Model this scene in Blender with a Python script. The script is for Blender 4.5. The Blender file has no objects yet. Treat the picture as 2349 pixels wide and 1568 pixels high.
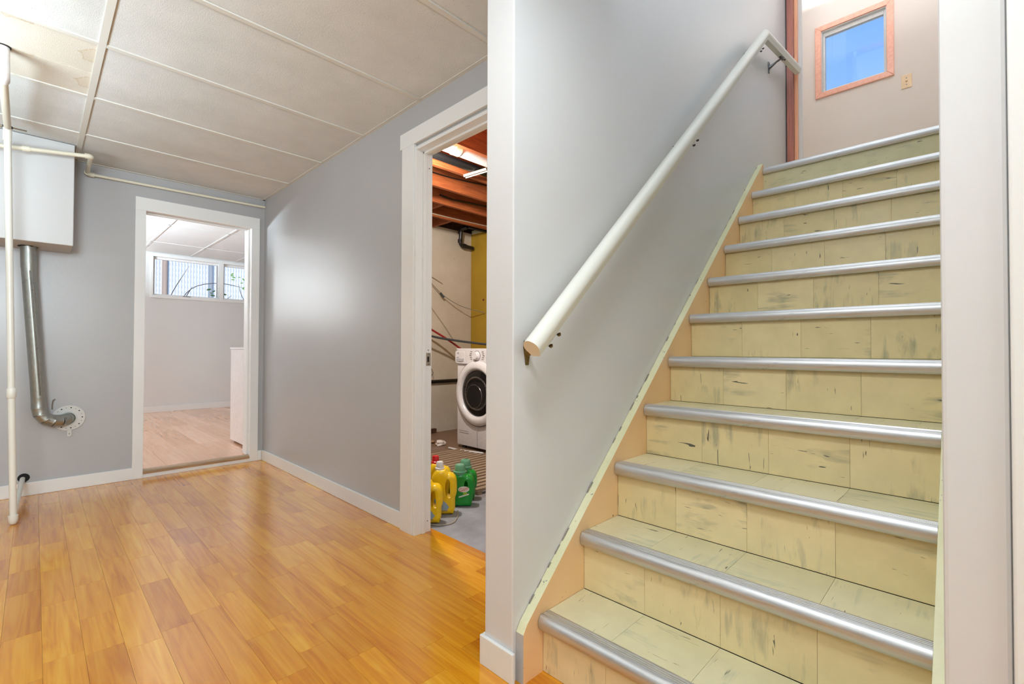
import bpy, bmesh, math, random
from mathutils import Vector, Matrix
random.seed(7)
S = bpy.context.scene
COL = S.collection
PI = math.pi

# ------------------------------------------------------------------ camera
F_PX, YAW, PIT, ROL = 1077.7, math.radians(44.5276), 0.01403, 0.0029
Fv = Vector((math.cos(YAW)*math.cos(PIT), math.sin(YAW)*math.cos(PIT), math.sin(PIT)))
Rv = Vector((math.sin(YAW), -math.cos(YAW), 0))
Uv = Rv.cross(Fv)
R2 = Rv*math.cos(ROL) + Uv*math.sin(ROL)
U2 = -Rv*math.sin(ROL) + Uv*math.cos(ROL)
cam = bpy.data.cameras.new('camera'); camo = bpy.data.objects.new('camera', cam); COL.objects.link(camo)
cam.sensor_width = 36; cam.lens = F_PX/2349*36; cam.clip_start = 0.02
camo.matrix_world = Matrix(((R2.x, U2.x, -Fv.x, 0), (R2.y, U2.y, -Fv.y, 0), (R2.z, U2.z, -Fv.z, 1.0), (0, 0, 0, 1)))
S.camera = camo

# ------------------------------------------------------------------ sky, sun, lights, exposure
W = bpy.data.worlds.new('sky'); S.world = W; W.use_nodes = True
wn = W.node_tree.nodes; wl = W.node_tree.links; wn.clear()
geo = wn.new('ShaderNodeNewGeometry'); sep = wn.new('ShaderNodeSeparateXYZ')
ramp = wn.new('ShaderNodeValToRGB'); bgn = wn.new('ShaderNodeBackground'); wo = wn.new('ShaderNodeOutputWorld')
wl.new(geo.outputs['Incoming'], sep.inputs[0])
inv = wn.new('ShaderNodeMath'); inv.operation = 'MULTIPLY'; inv.inputs[1].default_value = -1
wl.new(sep.outputs['Z'], inv.inputs[0])
wl.new(inv.outputs[0], ramp.inputs[0])
cr = ramp.color_ramp
cr.elements[0].position = 0.0; cr.elements[0].color = (0.62, 0.78, 1.0, 1)
cr.elements[1].position = 1.0; cr.elements[1].color = (0.08, 0.24, 0.75, 1)
e = cr.elements.new(0.38); e.color = (0.30, 0.56, 1.0, 1)
e = cr.elements.new(0.52); e.color = (0.17, 0.42, 0.97, 1)
wl.new(ramp.outputs[0], bgn.inputs[0]); bgn.inputs[1].default_value = 1.0
wl.new(bgn.outputs[0], wo.inputs[0])

def light(name, kind, loc, energy, color=(1, 1, 1), size=0.3, size_y=None, rot=(0, 0, 0), spread=None):
    l = bpy.data.lights.new(name, kind); l.energy = energy; l.color = color
    if kind == 'AREA':
        l.size = size
        if size_y: l.shape = 'RECTANGLE'; l.size_y = size_y
    elif kind == 'SUN': l.angle = size
    else: l.shadow_soft_size = size
    o = bpy.data.objects.new(name, l); COL.objects.link(o); o.location = loc; o.rotation_euler = rot
    return o
sun = light('sun', 'SUN', (0, 0, 10), 4.0, (1, 0.96, 0.9), 0.01)
sun.rotation_euler = Vector((0.30, 0.80, -0.52)).to_track_quat('-Z', 'Y').to_euler()
light('rear_fill', 'AREA', (-0.5, -2.6, 1.45), 34, (0.82, 0.95, 1.0), 2.6, 1.7, (PI/2, 0, 0))  # added soft fill in front of the closed rear wall
light('hall_fill_up', 'AREA', (-0.9, -0.5, 1.5), 104, (0.78, 0.92, 1.0), 0.8, 0.8, (PI, 0, 0))  # unseen upward fill, added to brighten the hall ceiling
light('hall_far_fill_up', 'AREA', (-1.1, 2.7, 1.5), 55, (0.78, 0.92, 1.0), 0.8, 0.8, (PI, 0, 0))  # second added upward fill, out of view, for the far hall ceiling
ffill = light('front_fill', 'AREA', (-0.55, -0.3, 1.75), 27, (0.82, 0.93, 1.0), 0.7, 0.7, (PI/2, 0, 0.12)); ffill.data.spread = 1.6  # added fill beside the camera for the far wall and its casing
light('hall_ceiling_lamp', 'AREA', (0.45, 0.42, 2.31), 16, (0.90, 0.97, 1.0), 0.30, 0.30)
light('far_window_fill', 'AREA', (-0.75, 8.45, 1.95), 26, (0.92, 0.97, 1.0), 1.1, 0.95, (PI/2, 0, PI))  # panel added before the second window for the bright patch on the hall wall
light('far_room_fill_up', 'AREA', (-1.2, 6.0, 1.7), 820, (0.80, 0.92, 1.0), 0.8, 0.8, (PI, 0, 0))  # added upward fill without a fixture, brightens the far room
light('laundry_lamp', 'POINT', (1.80, 2.78, 2.37), 150, (1, 0.92, 0.84), 0.05)
light('landing_fill_up', 'AREA', (4.5, 0.4, 4.2), 130, (0.95, 0.97, 1.0), 0.6, 0.6, (PI, 0, 0))  # added upward fill, stands in for daylight on the landing
light('stair_fill_up', 'AREA', (1.25, 0.5, 3.6), 390, (0.92, 0.97, 1.0), 0.6, 0.6, (PI, 0, 0))  # added upward fill to brighten the risers and stairwell walls

S.view_settings.view_transform = 'Standard'; S.view_settings.look = 'None'
S.view_settings.gamma = 1; S.view_settings.use_curve_mapping = False
S.view_settings.exposure = 0.1
S.cycles.max_bounces = 10; S.cycles.diffuse_bounces = 6; S.cycles.glossy_bounces = 4
S.cycles.transmission_bounces = 8; S.cycles.transparent_max_bounces = 12
S.cycles.sample_clamp_indirect = 2.0
S.cycles.caustics_reflective = False; S.cycles.caustics_refractive = False
S.cycles.use_denoising = True

# ------------------------------------------------------------------ materials
def srgb(r, g, b):
    f = lambda c: (c/255/12.92) if c/255 <= 0.04045 else ((c/255+0.055)/1.055)**2.4
    return (f(r), f(g), f(b), 1)

class NT:
    def __init__(s, name):
        s.m = bpy.data.materials.new(name); s.m.use_nodes = True
        s.t = s.m.node_tree; s.n = s.t.nodes; s.l = s.t.links
        s.b = s.n['Principled BSDF']
    def node(s, k, **kw):
        x = s.n.new(k)
        for a, v in kw.items(): setattr(x, a, v)
        return x
    def link(s, a, b): s.l.new(a, b)
    def coord(s, scale=(1, 1, 1), rand=False, out='Object'):
        tc = s.node('ShaderNodeTexCoord'); mp = s.node('ShaderNodeMapping')
        src = tc.outputs[out]
        if rand:
            oi = s.node('ShaderNodeObjectInfo'); mu = s.node('ShaderNodeMath', operation='MULTIPLY'); mu.inputs[1].default_value = 9.7
            s.link(oi.outputs['Random'], mu.inputs[0])
            va = s.node('ShaderNodeVectorMath', operation='ADD'); s.link(src, va.inputs[0]); s.link(mu.outputs[0], va.inputs[1]); src = va.outputs[0]
        s.link(src, mp.inputs[0]); mp.inputs['Scale'].default_value = scale
        return mp.outputs[0]
    def noise(s, vec, scale, detail=3, rough=0.55, dist=0):
        x = s.node('ShaderNodeTexNoise'); s.link(vec, x.inputs['Vector'])
        x.inputs['Scale'].default_value = scale; x.inputs['Detail'].default_value = detail
        x.inputs['Roughness'].default_value = rough; x.inputs['Distortion'].default_value = dist
        return x.outputs['Fac']
    def ramp(s, fac, stops):
        r = s.node('ShaderNodeValToRGB'); s.link(fac, r.inputs[0]); c = r.color_ramp
        while len(c.elements) < len(stops): c.elements.new(0.5)
        for el, (p, col) in zip(c.elements, stops):
            el.position = p; el.color = col if len(col) == 4 else (*col, 1)
        return r.outputs[0]
    def mix(s, fac, a, b, mode='MIX'):
        x = s.node('ShaderNodeMix', data_type='RGBA', blend_type=mode)
        for sock, v in ((x.inputs['Factor'], fac), (x.inputs[6], a), (x.inputs[7], b)):
            if hasattr(v, 'is_output'): s.link(v, sock)
            elif isinstance(v, (int, float)): sock.default_value = v
            else: sock.default_value = v if len(v) == 4 else (*v, 1)
        return x.outputs[2]
    def bump(s, h, strength=0.1, dist=0.01):
        b = s.node('ShaderNodeBump'); b.inputs['Strength'].default_value = strength; b.inputs['Distance'].default_value = dist
        s.link(h, b.inputs['Height']); s.link(b.outputs[0], s.b.inputs['Normal'])
    def set(s, col=None, rough=None, metal=None, **kw):
        if col is not None:
            if hasattr(col, 'is_output'): s.link(col, s.b.inputs['Base Color'])
            else: s.b.inputs['Base Color'].default_value = col if len(col) == 4 else (*col, 1)
        if rough is not None:
            if hasattr(rough, 'is_output'): s.link(rough, s.b.inputs['Roughness'])
            else: s.b.inputs['Roughness'].default_value = rough
        if metal is not None: s.b.inputs['Metallic'].default_value = metal
        for k, v in kw.items(): s.b.inputs[k].default_value = v
        return s.m

def paint(name, rgb, rough=0.4, var=0.04, bump=0.05, bscale=60, spec=0.5):
    t = NT(name); v = t.coord()
    n = t.noise(v, 3, 4)
    c = srgb(*rgb); d = tuple(x*(1-var*2) for x in c[:3])
    t.set(t.ramp(n, [(0.3, d), (0.7, c)]), rough)
    t.b.inputs['Specular IOR Level'].default_value = spec
    n2 = t.noise(v, bscale, 3); t.bump(n2, bump, 0.004)
    return t.m
def plain(name, rgb, rough=0.5, metal=0.0, **kw):
    t = NT(name); v = t.coord(); n = t.noise(v, 40, 3)
    c = srgb(*rgb); d = tuple(x*0.9 for x in c[:3])
    return t.set(t.ramp(n, [(0.3, d), (0.7, c)]), rough, metal, **kw)

M = {}
M['grey_wall'] = paint('grey_wall_paint', (174, 175, 177), 0.32, 0.015, 0.10, 45)
M['light_wall'] = paint('pale_wall_paint', (216, 218, 218), 0.45, 0.015, 0.06, 45)
M['stair_wall'] = paint('stair_wall_paint', (212, 213, 215), 0.30, 0.015, 0.10, 40)
M['pink_wall'] = paint('landing_wall_paint', (238, 229, 222), 0.5, 0.02)
M['white_trim'] = paint('white_trim_paint', (230, 232, 232), 0.35, 0.015, 0.05, 80)
M['old_white'] = paint('old_white_paint', (226, 226, 218), 0.35, 0.04, 0.15, 60)
M['pipe_cream'] = paint('cream_pipe_paint', (222, 218, 200), 0.4, 0.04, 0.1, 60)
M['tee'] = paint('grid_metal_paint', (212, 212, 206), 0.4, 0.02)
M['box_paint'] = paint('soffit_paint', (196, 197, 198), 0.4, 0.015)
M['dark'] = plain('dark_gap', (24, 20, 16), 0.9)
M['black'] = plain('black_plastic', (22, 22, 23), 0.35)

# ceiling panel: fissured mineral fibre
t = NT('ceiling_panel'); v = t.coord(rand=True)
vo = t.node('ShaderNodeTexVoronoi'); t.link(v, vo.inputs['Vector']); vo.inputs['Scale'].default_value = 95
sp = t.ramp(vo.outputs['Distance'], [(0.09, (0.45, 0.43, 0.40)), (0.15, (1, 1, 1))])
gate = t.ramp(t.noise(v, 14, 3), [(0.50, (1, 1, 1)), (0.58, (0, 0, 0))])
sp2 = t.mix(gate, sp, (1, 1, 1))
base = t.ramp(t.noise(v, 5, 4), [(0.3, srgb(203, 206, 205)), (0.7, srgb(214, 217, 217))])
t.set(t.mix(1.0, base, sp2, 'MULTIPLY'), 0.85)
t.bump(t.noise(v, 240, 2), 0.35, 0.004)
M['panel'] = t.m
# the same board with an old water ring
t = NT('stained_ceiling_panel'); v = t.coord(rand=False)
def ring_at(px, py, r):
    d = t.node('ShaderNodeVectorMath', operation='DISTANCE'); t.link(v, d.inputs[0]); d.inputs[1].default_value = (px, py, 0)
    m = t.node('ShaderNodeMath', operation='MULTIPLY_ADD'); t.link(t.noise(v, 16, 3, 0.6), m.inputs[0]); m.inputs[1].default_value = .13; t.link(d.outputs['Value'], m.inputs[2])
    return t.ramp(m.outputs[0], [(0, (.97, .94, .90)), (r, (.95, .91, .85)), (r+.006, (.80, .70, .58)), (r+.014, (1, 1, 1))])
ring = t.mix(1.0, ring_at(.62, -.02, .125), ring_at(.34, -.17, .115), 'MULTIPLY')
base = t.ramp(t.noise(v, 5, 4), [(0.3, srgb(203, 198, 186)), (0.7, srgb(212, 207, 196))])
t.set(t.mix(1.0, base, ring, 'MULTIPLY'), 0.85); t.bump(t.noise(v, 240, 2), 0.35, 0.004)
M['panel_stain'] = t.m

# laminate strips
def laminate(name, c0, c1, c2, rough=0.22):
    t = NT(name); v2 = t.coord((1, 1, 1), rand=True)
    g1 = t.noise(t.coord((8, 0.55, 8), rand=True), 1.5, 3, 0.5, 0.35)
    g2 = t.noise(t.coord((36, 1.1, 36), rand=True), 1.4, 4, 0.6, 0.3)
    fine = t.noise(t.coord((120, 3, 120), rand=True), 1.5, 3, 0.6)
    # growth-ring figure: fold a slow noise into thin contour lines
    fold = t.node('ShaderNodeMath', operation='PINGPONG'); t.link(g1, fold.inputs[0]); fold.inputs[1].default_value = 0.055
    fl_ = t.node('ShaderNodeMath', operation='MULTIPLY'); t.link(fold.outputs[0], fl_.inputs[0]); fl_.inputs[1].default_value = 18
    oi = t.node('ShaderNodeObjectInfo')
    a = t.mix(0.45, g1, g2); a = t.mix(0.11, a, fl_.outputs[0]); a = t.mix(0.14, a, fine)
    col = t.ramp(a, [(0.34, c0), (0.50, c1), (0.66, c2)])
    tone = t.ramp(oi.outputs['Random'], [(0.0, (0.80, 0.70, 0.56)), (0.22, (0.91, 0.85, 0.76)), (0.45, (1, 1, 1)), (0.75, (1.06, 1.09, 1.12)), (1.0, (0.88, 0.80, 0.68))])
    t.set(t.mix(1.0, col, tone, 'MULTIPLY'), rough)
    t.b.inputs['Coat Weight'].default_value = 0.5; t.b.inputs['Coat Roughness'].default_value = 0.15
    return t.m
M['laminate'] = laminate('honey_laminate', srgb(182, 106, 10), srgb(208, 138, 24), srgb(222, 164, 46))
M['laminate_far'] = laminate('pale_laminate', srgb(204, 150, 116), srgb(220, 168, 134), srgb(230, 184, 154))

# stair vinyl tile: cream with grey-green streaks
def vinyl(name, along, base, dark):
    t = NT(name)
    sc = {'Y': (55, 5, 30), 'Z': (55, 34, 5), 'X': (5, 55, 30)}[along]
    v = t.coord(sc, rand=True)
    st = t.noise(v, 1.0, 4, 0.6, 0.5); big = t.noise(t.coord(rand=True), 6, 3)
    mu = t.node('ShaderNodeMath', operation='MULTIPLY'); t.link(st, mu.inputs[0]); t.link(big, mu.inputs[1])
    mask = t.ramp(mu.outputs[0], [(0.30, (0, 0, 0)), (0.36, (0.30, 0.30, 0.30)), (0.44, (0.7, 0.7, 0.7))])
    n = t.noise(t.coord(rand=True), 11, 5)
    oi = t.node('ShaderNodeObjectInfo')
    tone = t.ramp(oi.outputs['Random'], [(0, (0.93, 0.92, 0.88)), (1, (1.04, 1.04, 1.06))])
    b = t.ramp(n, [(0.3, tuple(x*0.88 for x in base[:3])), (0.7, base)])
    b = t.mix(1.0, b, tone, 'MULTIPLY')
    c = t.mix(mask, b, dark)
    sc2 = t.noise(t.coord({'Y': (130, 9, 90), 'Z': (130, 100, 10), 'X': (9, 130, 90)}[along], rand=True), 1.0, 2, 0.5, 1.0)
    blk = t.ramp(sc2, [(0.70, (0, 0, 0)), (0.73, (1, 1, 1))])
    c = t.mix(blk, c, (0.09, 0.085, 0.06))
    t.set(c, t.ramp(n, [(0.3, (0.30,)*3), (0.7, (0.42,)*3)]))
    t.bump(t.noise(t.coord(rand=True), 30, 3), 0.05, 0.004)
    return t.m
VB = srgb(230, 213, 166); VT = srgb(218, 210, 174); VD = srgb(142, 140, 116)
M['riser_h'] = vinyl('cream_vinyl_streaks_across', 'Y', VB, VD)
M['riser_v'] = vinyl('cream_vinyl_streaks_upright', 'Z', VB, VD)
M['tread_h'] = vinyl('cream_vinyl_tread_across', 'Y', VT, srgb(168, 172, 148))
M['tread_v'] = vinyl('cream_vinyl_tread_deep', 'X', VT, srgb(168, 172, 148))

t = NT('peach_stringer_paint'); v = t.coord(); n = t.noise(v, 2.5, 4)
c = t.ramp(n, [(0.35, srgb(230, 188, 138)), (0.7, srgb(238, 202, 154))])
chip = t.ramp(t.noise(v, 38, 5, 0.6), [(0.70, (0, 0, 0)), (0.73, (1, 1, 1))])
t.set(t.mix(chip, c, srgb(120, 92, 60)), 0.42); t.bump(t.noise(v, 50, 3), 0.1, 0.004); M['peach'] = t.m
t = NT('pale_stringer_edge_paint'); v = t.coord(); n = t.noise(v, 5, 4)
c = t.ramp(n, [(0.35, srgb(214, 212, 172)), (0.7, srgb(228, 226, 192))])
chip = t.ramp(t.noise(v, 30, 6, 0.7), [(0.64, (0, 0, 0)), (0.67, (1, 1, 1))])
t.set(t.mix(chip, c, srgb(140, 142, 132)), 0.42); t.bump(t.noise(v, 40, 5), 0.3, 0.006); M['pale_edge'] = t.m

def metal(name, rgb, rough=0.35, scale=(4, 4, 60), scuff=0.5):
    t = NT(name); v = t.coord(scale)
    n = t.noise(v, 4, 4); c = srgb(*rgb)
    sc = t.ramp(t.noise(t.coord((30, 6, 30)), 1.0, 5, 0.7), [(0.64, (1, 1, 1)), (0.70, (scuff,)*3)])
    t.set(t.mix(1.0, t.ramp(n, [(0.3, tuple(x*0.82 for x in c[:3])), (0.7, c)]), sc, 'MULTIPLY'),
          t.ramp(n, [(0.3, (rough-.06,)*3), (0.7, (rough+.1,)*3)]), 0.9)
    t.bump(n, 0.06, 0.003)
    return t.m
M['aluminium'] = metal('worn_aluminium', (212, 212, 213), 0.40, (50, 3, 50))
M['galvanised'] = metal('galvanised_steel', (170, 172, 166), 0.38, (18, 18, 8), 0.6)
M['bronze'] = metal('aged_bronze', (120, 98, 58), 0.38)
M['dark_metal'] = metal('dark_metal', (84, 84, 86), 0.4)
M['steel'] = metal('dull_steel', (168, 160, 146), 0.4)
M['rust'] = plain('rust_spot', (112, 58, 34), 0.8)
M['disc'] = paint('painted_steel_disc', (205, 205, 202), 0.4, 0.03, 0.05)

t = NT('brown_wood_trim'); n = t.noise(t.coord((30, 30, 1.5)), 2, 5)
t.set(t.ramp(n, [(0.3, srgb(104, 52, 44)), (0.7, srgb(146, 82, 64))]), 0.35); M['brown'] = t.m
t = NT('lit_brown_wood_trim'); n = t.noise(t.coord((30, 30, 1.5)), 2, 5)
t.set(t.ramp(n, [(0.3, srgb(196, 130, 96)), (0.7, srgb(226, 166, 128))]), 0.35); M['lit_brown'] = t.m  # brown trim again, with the light on the stop put into its colour
t = NT('pink_wood_casing'); n = t.noise(t.coord((20, 20, 20)), 2, 5)
t.set(t.ramp(n, [(0.3, srgb(222, 160, 140)), (0.7, srgb(236, 184, 162))]), 0.28); M['casing_wood'] = t.m
t = NT('threshold_brown'); n = t.noise(t.coord((2, 40, 40)), 2, 5)
t.set(t.ramp(n, [(0.3, srgb(128, 100, 74)), (0.7, srgb(168, 138, 106))]), 0.4); M['threshold'] = t.m

t = NT('joist_lumber'); n = t.noise(t.coord((1.2, 14, 14), rand=True), 3, 6, 0.6, 0.8)
kn = t.ramp(t.noise(t.coord((3, 6, 9), rand=True), 2.2, 2), [(0.70, (1, 1, 1)), (0.76, (0.35, 0.25, 0.18))])
t.set(t.mix(1.0, t.ramp(n, [(0.3, srgb(122, 58, 24)), (0.7, srgb(168, 90, 44))]), kn, 'MULTIPLY'), 0.7)
t.bump(n, 0.2, 0.004); M['joist'] = t.m
t = NT('subfloor_boards'); n = t.noise(t.coord((4, 20, 10)), 2, 4)
t.set(t.ramp(n, [(0.3, srgb(60, 36, 24)), (0.7, srgb(98, 60, 38))]), 0.8); M['subfloor'] = t.m
def plaster(name, a, b):
    t = NT(name); v = t.coord(); n = t.noise(v, 2.2, 6, 0.65)
    sc = t.ramp(t.noise(v, 24, 5, 0.7), [(0.66, (1, 1, 1)), (0.70, (0.72, 0.68, 0.62))])
    t.set(t.mix(1.0, t.ramp(n, [(0.3, srgb(*a)), (0.7, srgb(*b))]), sc, 'MULTIPLY'), 0.75)
    t.bump(n, 0.3, 0.02); return t.m
M['plaster'] = plaster('laundry_plaster', (190, 178, 160), (206, 197, 182))
M['plaster_low'] = plaster('laundry_footing', (188, 180, 164), (206, 200, 186))
M['yellow_wall'] = plaster('mustard_wall_paint', (158, 126, 28), (174, 140, 36))
t = NT('concrete_slab'); v = t.coord(); n = t.noise(v, 3, 7, 0.65)
sx_ = t.node('ShaderNodeSeparateXYZ'); t.link(v, sx_.inputs[0]); ad = t.node('ShaderNodeMath', operation='MULTIPLY_ADD'); t.link(sx_.outputs['Y'], ad.inputs[0]); ad.inputs[1].default_value = .30; t.link(t.noise(v, 1.6, 5), ad.inputs[2])
br = t.ramp(t.node('ShaderNodeMath', operation='SUBTRACT').outputs[0], [(0, (0, 0, 0)), (.35, (1, 1, 1))]); sb = [x for x in t.n if x.type == 'MATH' and x.operation == 'SUBTRACT'][0]; t.link(ad.outputs[0], sb.inputs[0]); sb.inputs[1].default_value = 1.25
c = t.mix(br, t.ramp(n, [(0.3, srgb(112, 112, 118)), (0.6, srgb(146, 147, 154)), (0.75, srgb(172, 173, 178))]), srgb(124, 98, 78))
t.set(c, 0.5); t.bump(n, 0.2, 0.01); M['concrete'] = t.m
t = NT('mat_slat_wood'); n = t.noise(t.coord((2, 30, 30), rand=True), 3, 5)
t.set(t.ramp(n, [(0.3, srgb(122, 100, 78)), (0.7, srgb(166, 142, 116))]), 0.6); M['slat'] = t.m

M['appliance'] = plain('white_appliance_enamel', (232, 228, 228), 0.25)
M['appliance_grey'] = plain('grey_appliance_plastic', (188, 186, 190), 0.35)
M['dark_glass'] = plain('smoked_door_glass', (20, 17, 16), 0.10, **{'Specular IOR Level': 0.25})
M['drum'] = metal('drum_steel', (120, 116, 112), 0.25)
M['yellow_plastic'] = plain('yellow_bottle_plastic', (240, 196, 16), 0.28)
M['green_plastic'] = plain('green_bottle_plastic', (14, 138, 40), 0.25)
t = NT('clear_green_cap'); t.set(srgb(120, 190, 150), 0.12); t.b.inputs['Transmission Weight'].default_value = 0.35; M['green_cap'] = t.m
M['white_plastic'] = plain('white_plastic', (232, 232, 232), 0.35)
M['blue_white_plastic'] = plain('pale_blue_plastic', (200, 208, 224), 0.3)
M['red_plastic'] = plain('red_plastic', (200, 22, 30), 0.3)
M['label_blue'] = plain('label_blue_foam', (150, 172, 186), 0.5)
M['label_dark'] = plain('label_dark_ink', (96, 52, 14), 0.5)
M['label_red'] = plain('label_red', (206, 60, 50), 0.4)
M['label_white'] = plain('label_white', (232, 232, 224), 0.4)
M['label_lime'] = plain('label_lime', (150, 190, 50), 0.4)
M['ink'] = plain('grey_print', (120, 118, 122), 0.5)
M['hose_red'] = plain('red_hose_rubber', (150, 28, 28), 0.45)
M['hose_grey'] = plain('grey_hose_rubber', (62, 66, 70), 0.45)
M['cable_grey'] = plain('grey_cable', (120, 116, 104), 0.5)
M['cable_pale'] = plain('pale_cable', (168, 156, 138), 0.5)
M['paper'] = plain('crumpled_white_paper', (226, 218, 210), 0.7)
M['cardboard'] = plain('tan_scrap', (166, 134, 106), 0.8)
M['ivory'] = plain('ivory_plate', (236, 208, 168), 0.35)
M['pvc_white'] = plain('white_pvc', (236, 236, 236), 0.3)
M['vinyl_frame'] = plain('white_vinyl_frame', (238, 238, 238), 0.3)
M['fence_slat'] = plain('pale_fence_slat', (226, 228, 232), 0.5)
M['fence_post'] = plain('fence_post_grey', (150, 160, 172), 0.4)
M['fence_post_tan'] = plain('fence_post_tan', (176, 158, 146), 0.6)
M['bark'] = plain('twig_bark', (120, 104, 92), 0.8)
M['leaf'] = plain('leaf_green', (104, 150, 74), 0.5)
M['ground'] = plain('outdoor_soil', (150, 140, 126), 0.9)
M['siding'] = plain('outer_shell', (200, 198, 192), 0.8)
t = NT('window_glass')
gl = t.node('ShaderNodeBsdfGlass'); gl.inputs['IOR'].default_value = 1.01; gl.inputs['Roughness'].default_value = 0
tr = t.node('ShaderNodeBsdfTransparent'); gs = t.node('ShaderNodeBsdfGlossy'); gs.inputs['Roughness'].default_value = 0.02
fr = t.node('ShaderNodeFresnel'); fr.inputs['IOR'].default_value = 1.4
mx = t.node('ShaderNodeMixShader'); t.link(fr.outputs[0], mx.inputs[0]); t.link(tr.outputs[0], mx.inputs[1]); t.link(gs.outputs[0], mx.inputs[2])
t.link(mx.outputs[0], t.n['Material Output'].inputs['Surface']); M['glass'] = t.m

# ------------------------------------------------------------------ builders
def bx(bm, x0, x1, y0, y1, z0, z1):
    vs = [bm.verts.new(p) for p in ((x0, y0, z0), (x1, y0, z0), (x1, y1, z0), (x0, y1, z0), (x0, y0, z1), (x1, y0, z1), (x1, y1, z1), (x0, y1, z1))]
    for f in ((0, 3, 2, 1), (4, 5, 6, 7), (0, 1, 5, 4), (1, 2, 6, 5), (2, 3, 7, 6), (3, 0, 4, 7)):
        bm.faces.new([vs[i] for i in f])
def prism(bm, pts, axis, a, b):
    """pts: 2D polygon in the plane normal to axis (0:YZ 1:XZ 2:XY), from a to b"""
    def P(p, c):
        return {0: (c, p[0], p[1]), 1: (p[0], c, p[1]), 2: (p[0], p[1], c)}[axis]
    A = [bm.verts.new(P(p, a)) for p in pts]; B = [bm.verts.new(P(p, b)) for p in pts]
    n = len(pts)
    bm.faces.new(A); bm.faces.new(B[::-1])
    for i in range(n): bm.faces.new((A[i], B[i], B[(i+1) % n], A[(i+1) % n]))
def tube(bm, pts, r, seg=12, cap=True):
    pts = [Vector(p) for p in pts]; rings = []
    rr = r if isinstance(r, (list, tuple)) else [r]*len(pts)
    up = None
    for i, p in enumerate(pts):
        if i == 0: d = pts[1]-pts[0]
        elif i == len(pts)-1: d = pts[-1]-pts[-2]
        else: d = (pts[i+1]-p).normalized() + (p-pts[i-1]).normalized()
        d.normalize()
        if up is None:
            up = Vector((0, 0, 1)) if abs(d.z) < 0.9 else Vector((1, 0, 0))
        a = d.cross(up).normalized(); b = a.cross(d).normalized(); up = b
        sc = 1.0
        if 0 < i < len(pts)-1:
            c = (pts[i+1]-p).normalized().dot(d); sc = 1/max(c, 0.6)
        rings.append([bm.verts.new(p + (a*math.cos(2*PI*k/seg) + b*math.sin(2*PI*k/seg))*rr[i]) for k in range(seg)])
    for A, B in zip(rings, rings[1:]):
        for k in range(seg): bm.faces.new((A[k], A[(k+1) % seg], B[(k+1) % seg], B[k]))
    if cap: bm.faces.new(rings[0][::-1]); bm.faces.new(rings[-1])
def lathe(bm, prof, o=(0, 0, 0), ax=(0, 0, 1), seg=24, ring=False):
    """prof: list of (r, h)"""
    ax = Vector(ax).normalized(); u = ax.orthogonal().normalized(); w = ax.cross(u); o = Vector(o); rings = []
    if ring: prof = list(prof)+[prof[0]]
    for r, h in prof:
        if r < 1e-6: rings.append([bm.verts.new(o+ax*h)])
        else: rings.append([bm.verts.new(o+ax*h+(u*math.cos(2*PI*k/seg)+w*math.sin(2*PI*k/seg))*r) for k in range(seg)])
    for A, B in zip(rings, rings[1:]):
        for k in range(seg):
            k2 = (k+1) % seg
            if len(A) == 1 and len(B) == 1: continue
            if len(A) == 1: bm.faces.new((A[0], B[k], B[k2]))
            elif len(B) == 1: bm.faces.new((A[k], A[k2], B[0]))
            else: bm.faces.new((A[k], A[k2], B[k2], B[k]))
    if ring:
        bmesh.ops.remove_doubles(bm, verts=rings[0]+rings[-1], dist=1e-6); return
    if len(rings[0]) > 1: bm.faces.new(rings[0][::-1])
    if len(rings[-1]) > 1: bm.faces.new(rings[-1])
def arc(pts, r, n=5):
    """round the corners of a 3D polyline"""
    pts = [Vector(p) for p in pts]; out = [pts[0]]
    for a, b, c in zip(pts, pts[1:], pts[2:]):
        d1 = (a-b).normalized(); d2 = (c-b).normalized(); rr = min(r, (a-b).length*0.49, (c-b).length*0.49)
        p0 = b+d1*rr; p2 = b+d2*rr
        for i in range(n+1):
            s = i/n; out.append(p0*(1-s)**2 + b*2*s*(1-s) + p2*s*s)
    out.append(pts[-1]); return out
def BM(): return bmesh.new()
def link(name, me, parent):
    o = bpy.data.objects.new(name, me); COL.objects.link(o)
    if parent: o.parent = parent
    return o
def wloc(o):
    v = Vector(o.location)
    return v + wloc(o.parent) if o.parent else v
def obj(name, bm, mat, parent=None, smooth=False, bevel=0, at=None, seg=2):
    """one mesh object; bm in world coordinates unless at= gives its own origin"""
    bmesh.ops.recalc_face_normals(bm, faces=bm.faces[:])
    if bevel:
        bmesh.ops.bevel(bm, geom=[e for e in bm.edges if len(e.link_faces) == 2 and e.calc_face_angle(0) > 0.6], offset=bevel, segments=seg, profile=0.5, affect='EDGES', clamp_overlap=True)
    me = bpy.data.meshes.new(name); bm.to_mesh(me); bm.free()
    for mm in (mat if isinstance(mat, list) else [mat]): me.materials.append(M[mm])
    if smooth:
        for p in me.polygons: p.use_smooth = True
        me.set_sharp_from_angle(angle=math.radians(38))
    o = link(name, me, parent)
    pl = wloc(parent) if parent else Vector((0, 0, 0))
    o.location = (Vector(at) if at is not None else Vector((0, 0, 0))) - pl
    return o
def copy_part(src, parent, at):
    o = src.copy(); COL.objects.link(o); o.parent = parent
    o.location = Vector(at) - (wloc(parent) if parent else Vector((0, 0, 0))); return o
def empty(name, loc):
    o = bpy.data.objects.new(name, None); COL.objects.link(o); o.location = loc; o.empty_display_size = 0.05; return o
def tag(o, label, cat, group=None, kind=None):
    if label: o['label'] = label
    if cat: o['category'] = cat
    if group: o['group'] = group
    if kind: o['kind'] = kind
    return o
def thing(name, loc, label, cat, group=None): return tag(empty(name, loc), label, cat, group)
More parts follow.
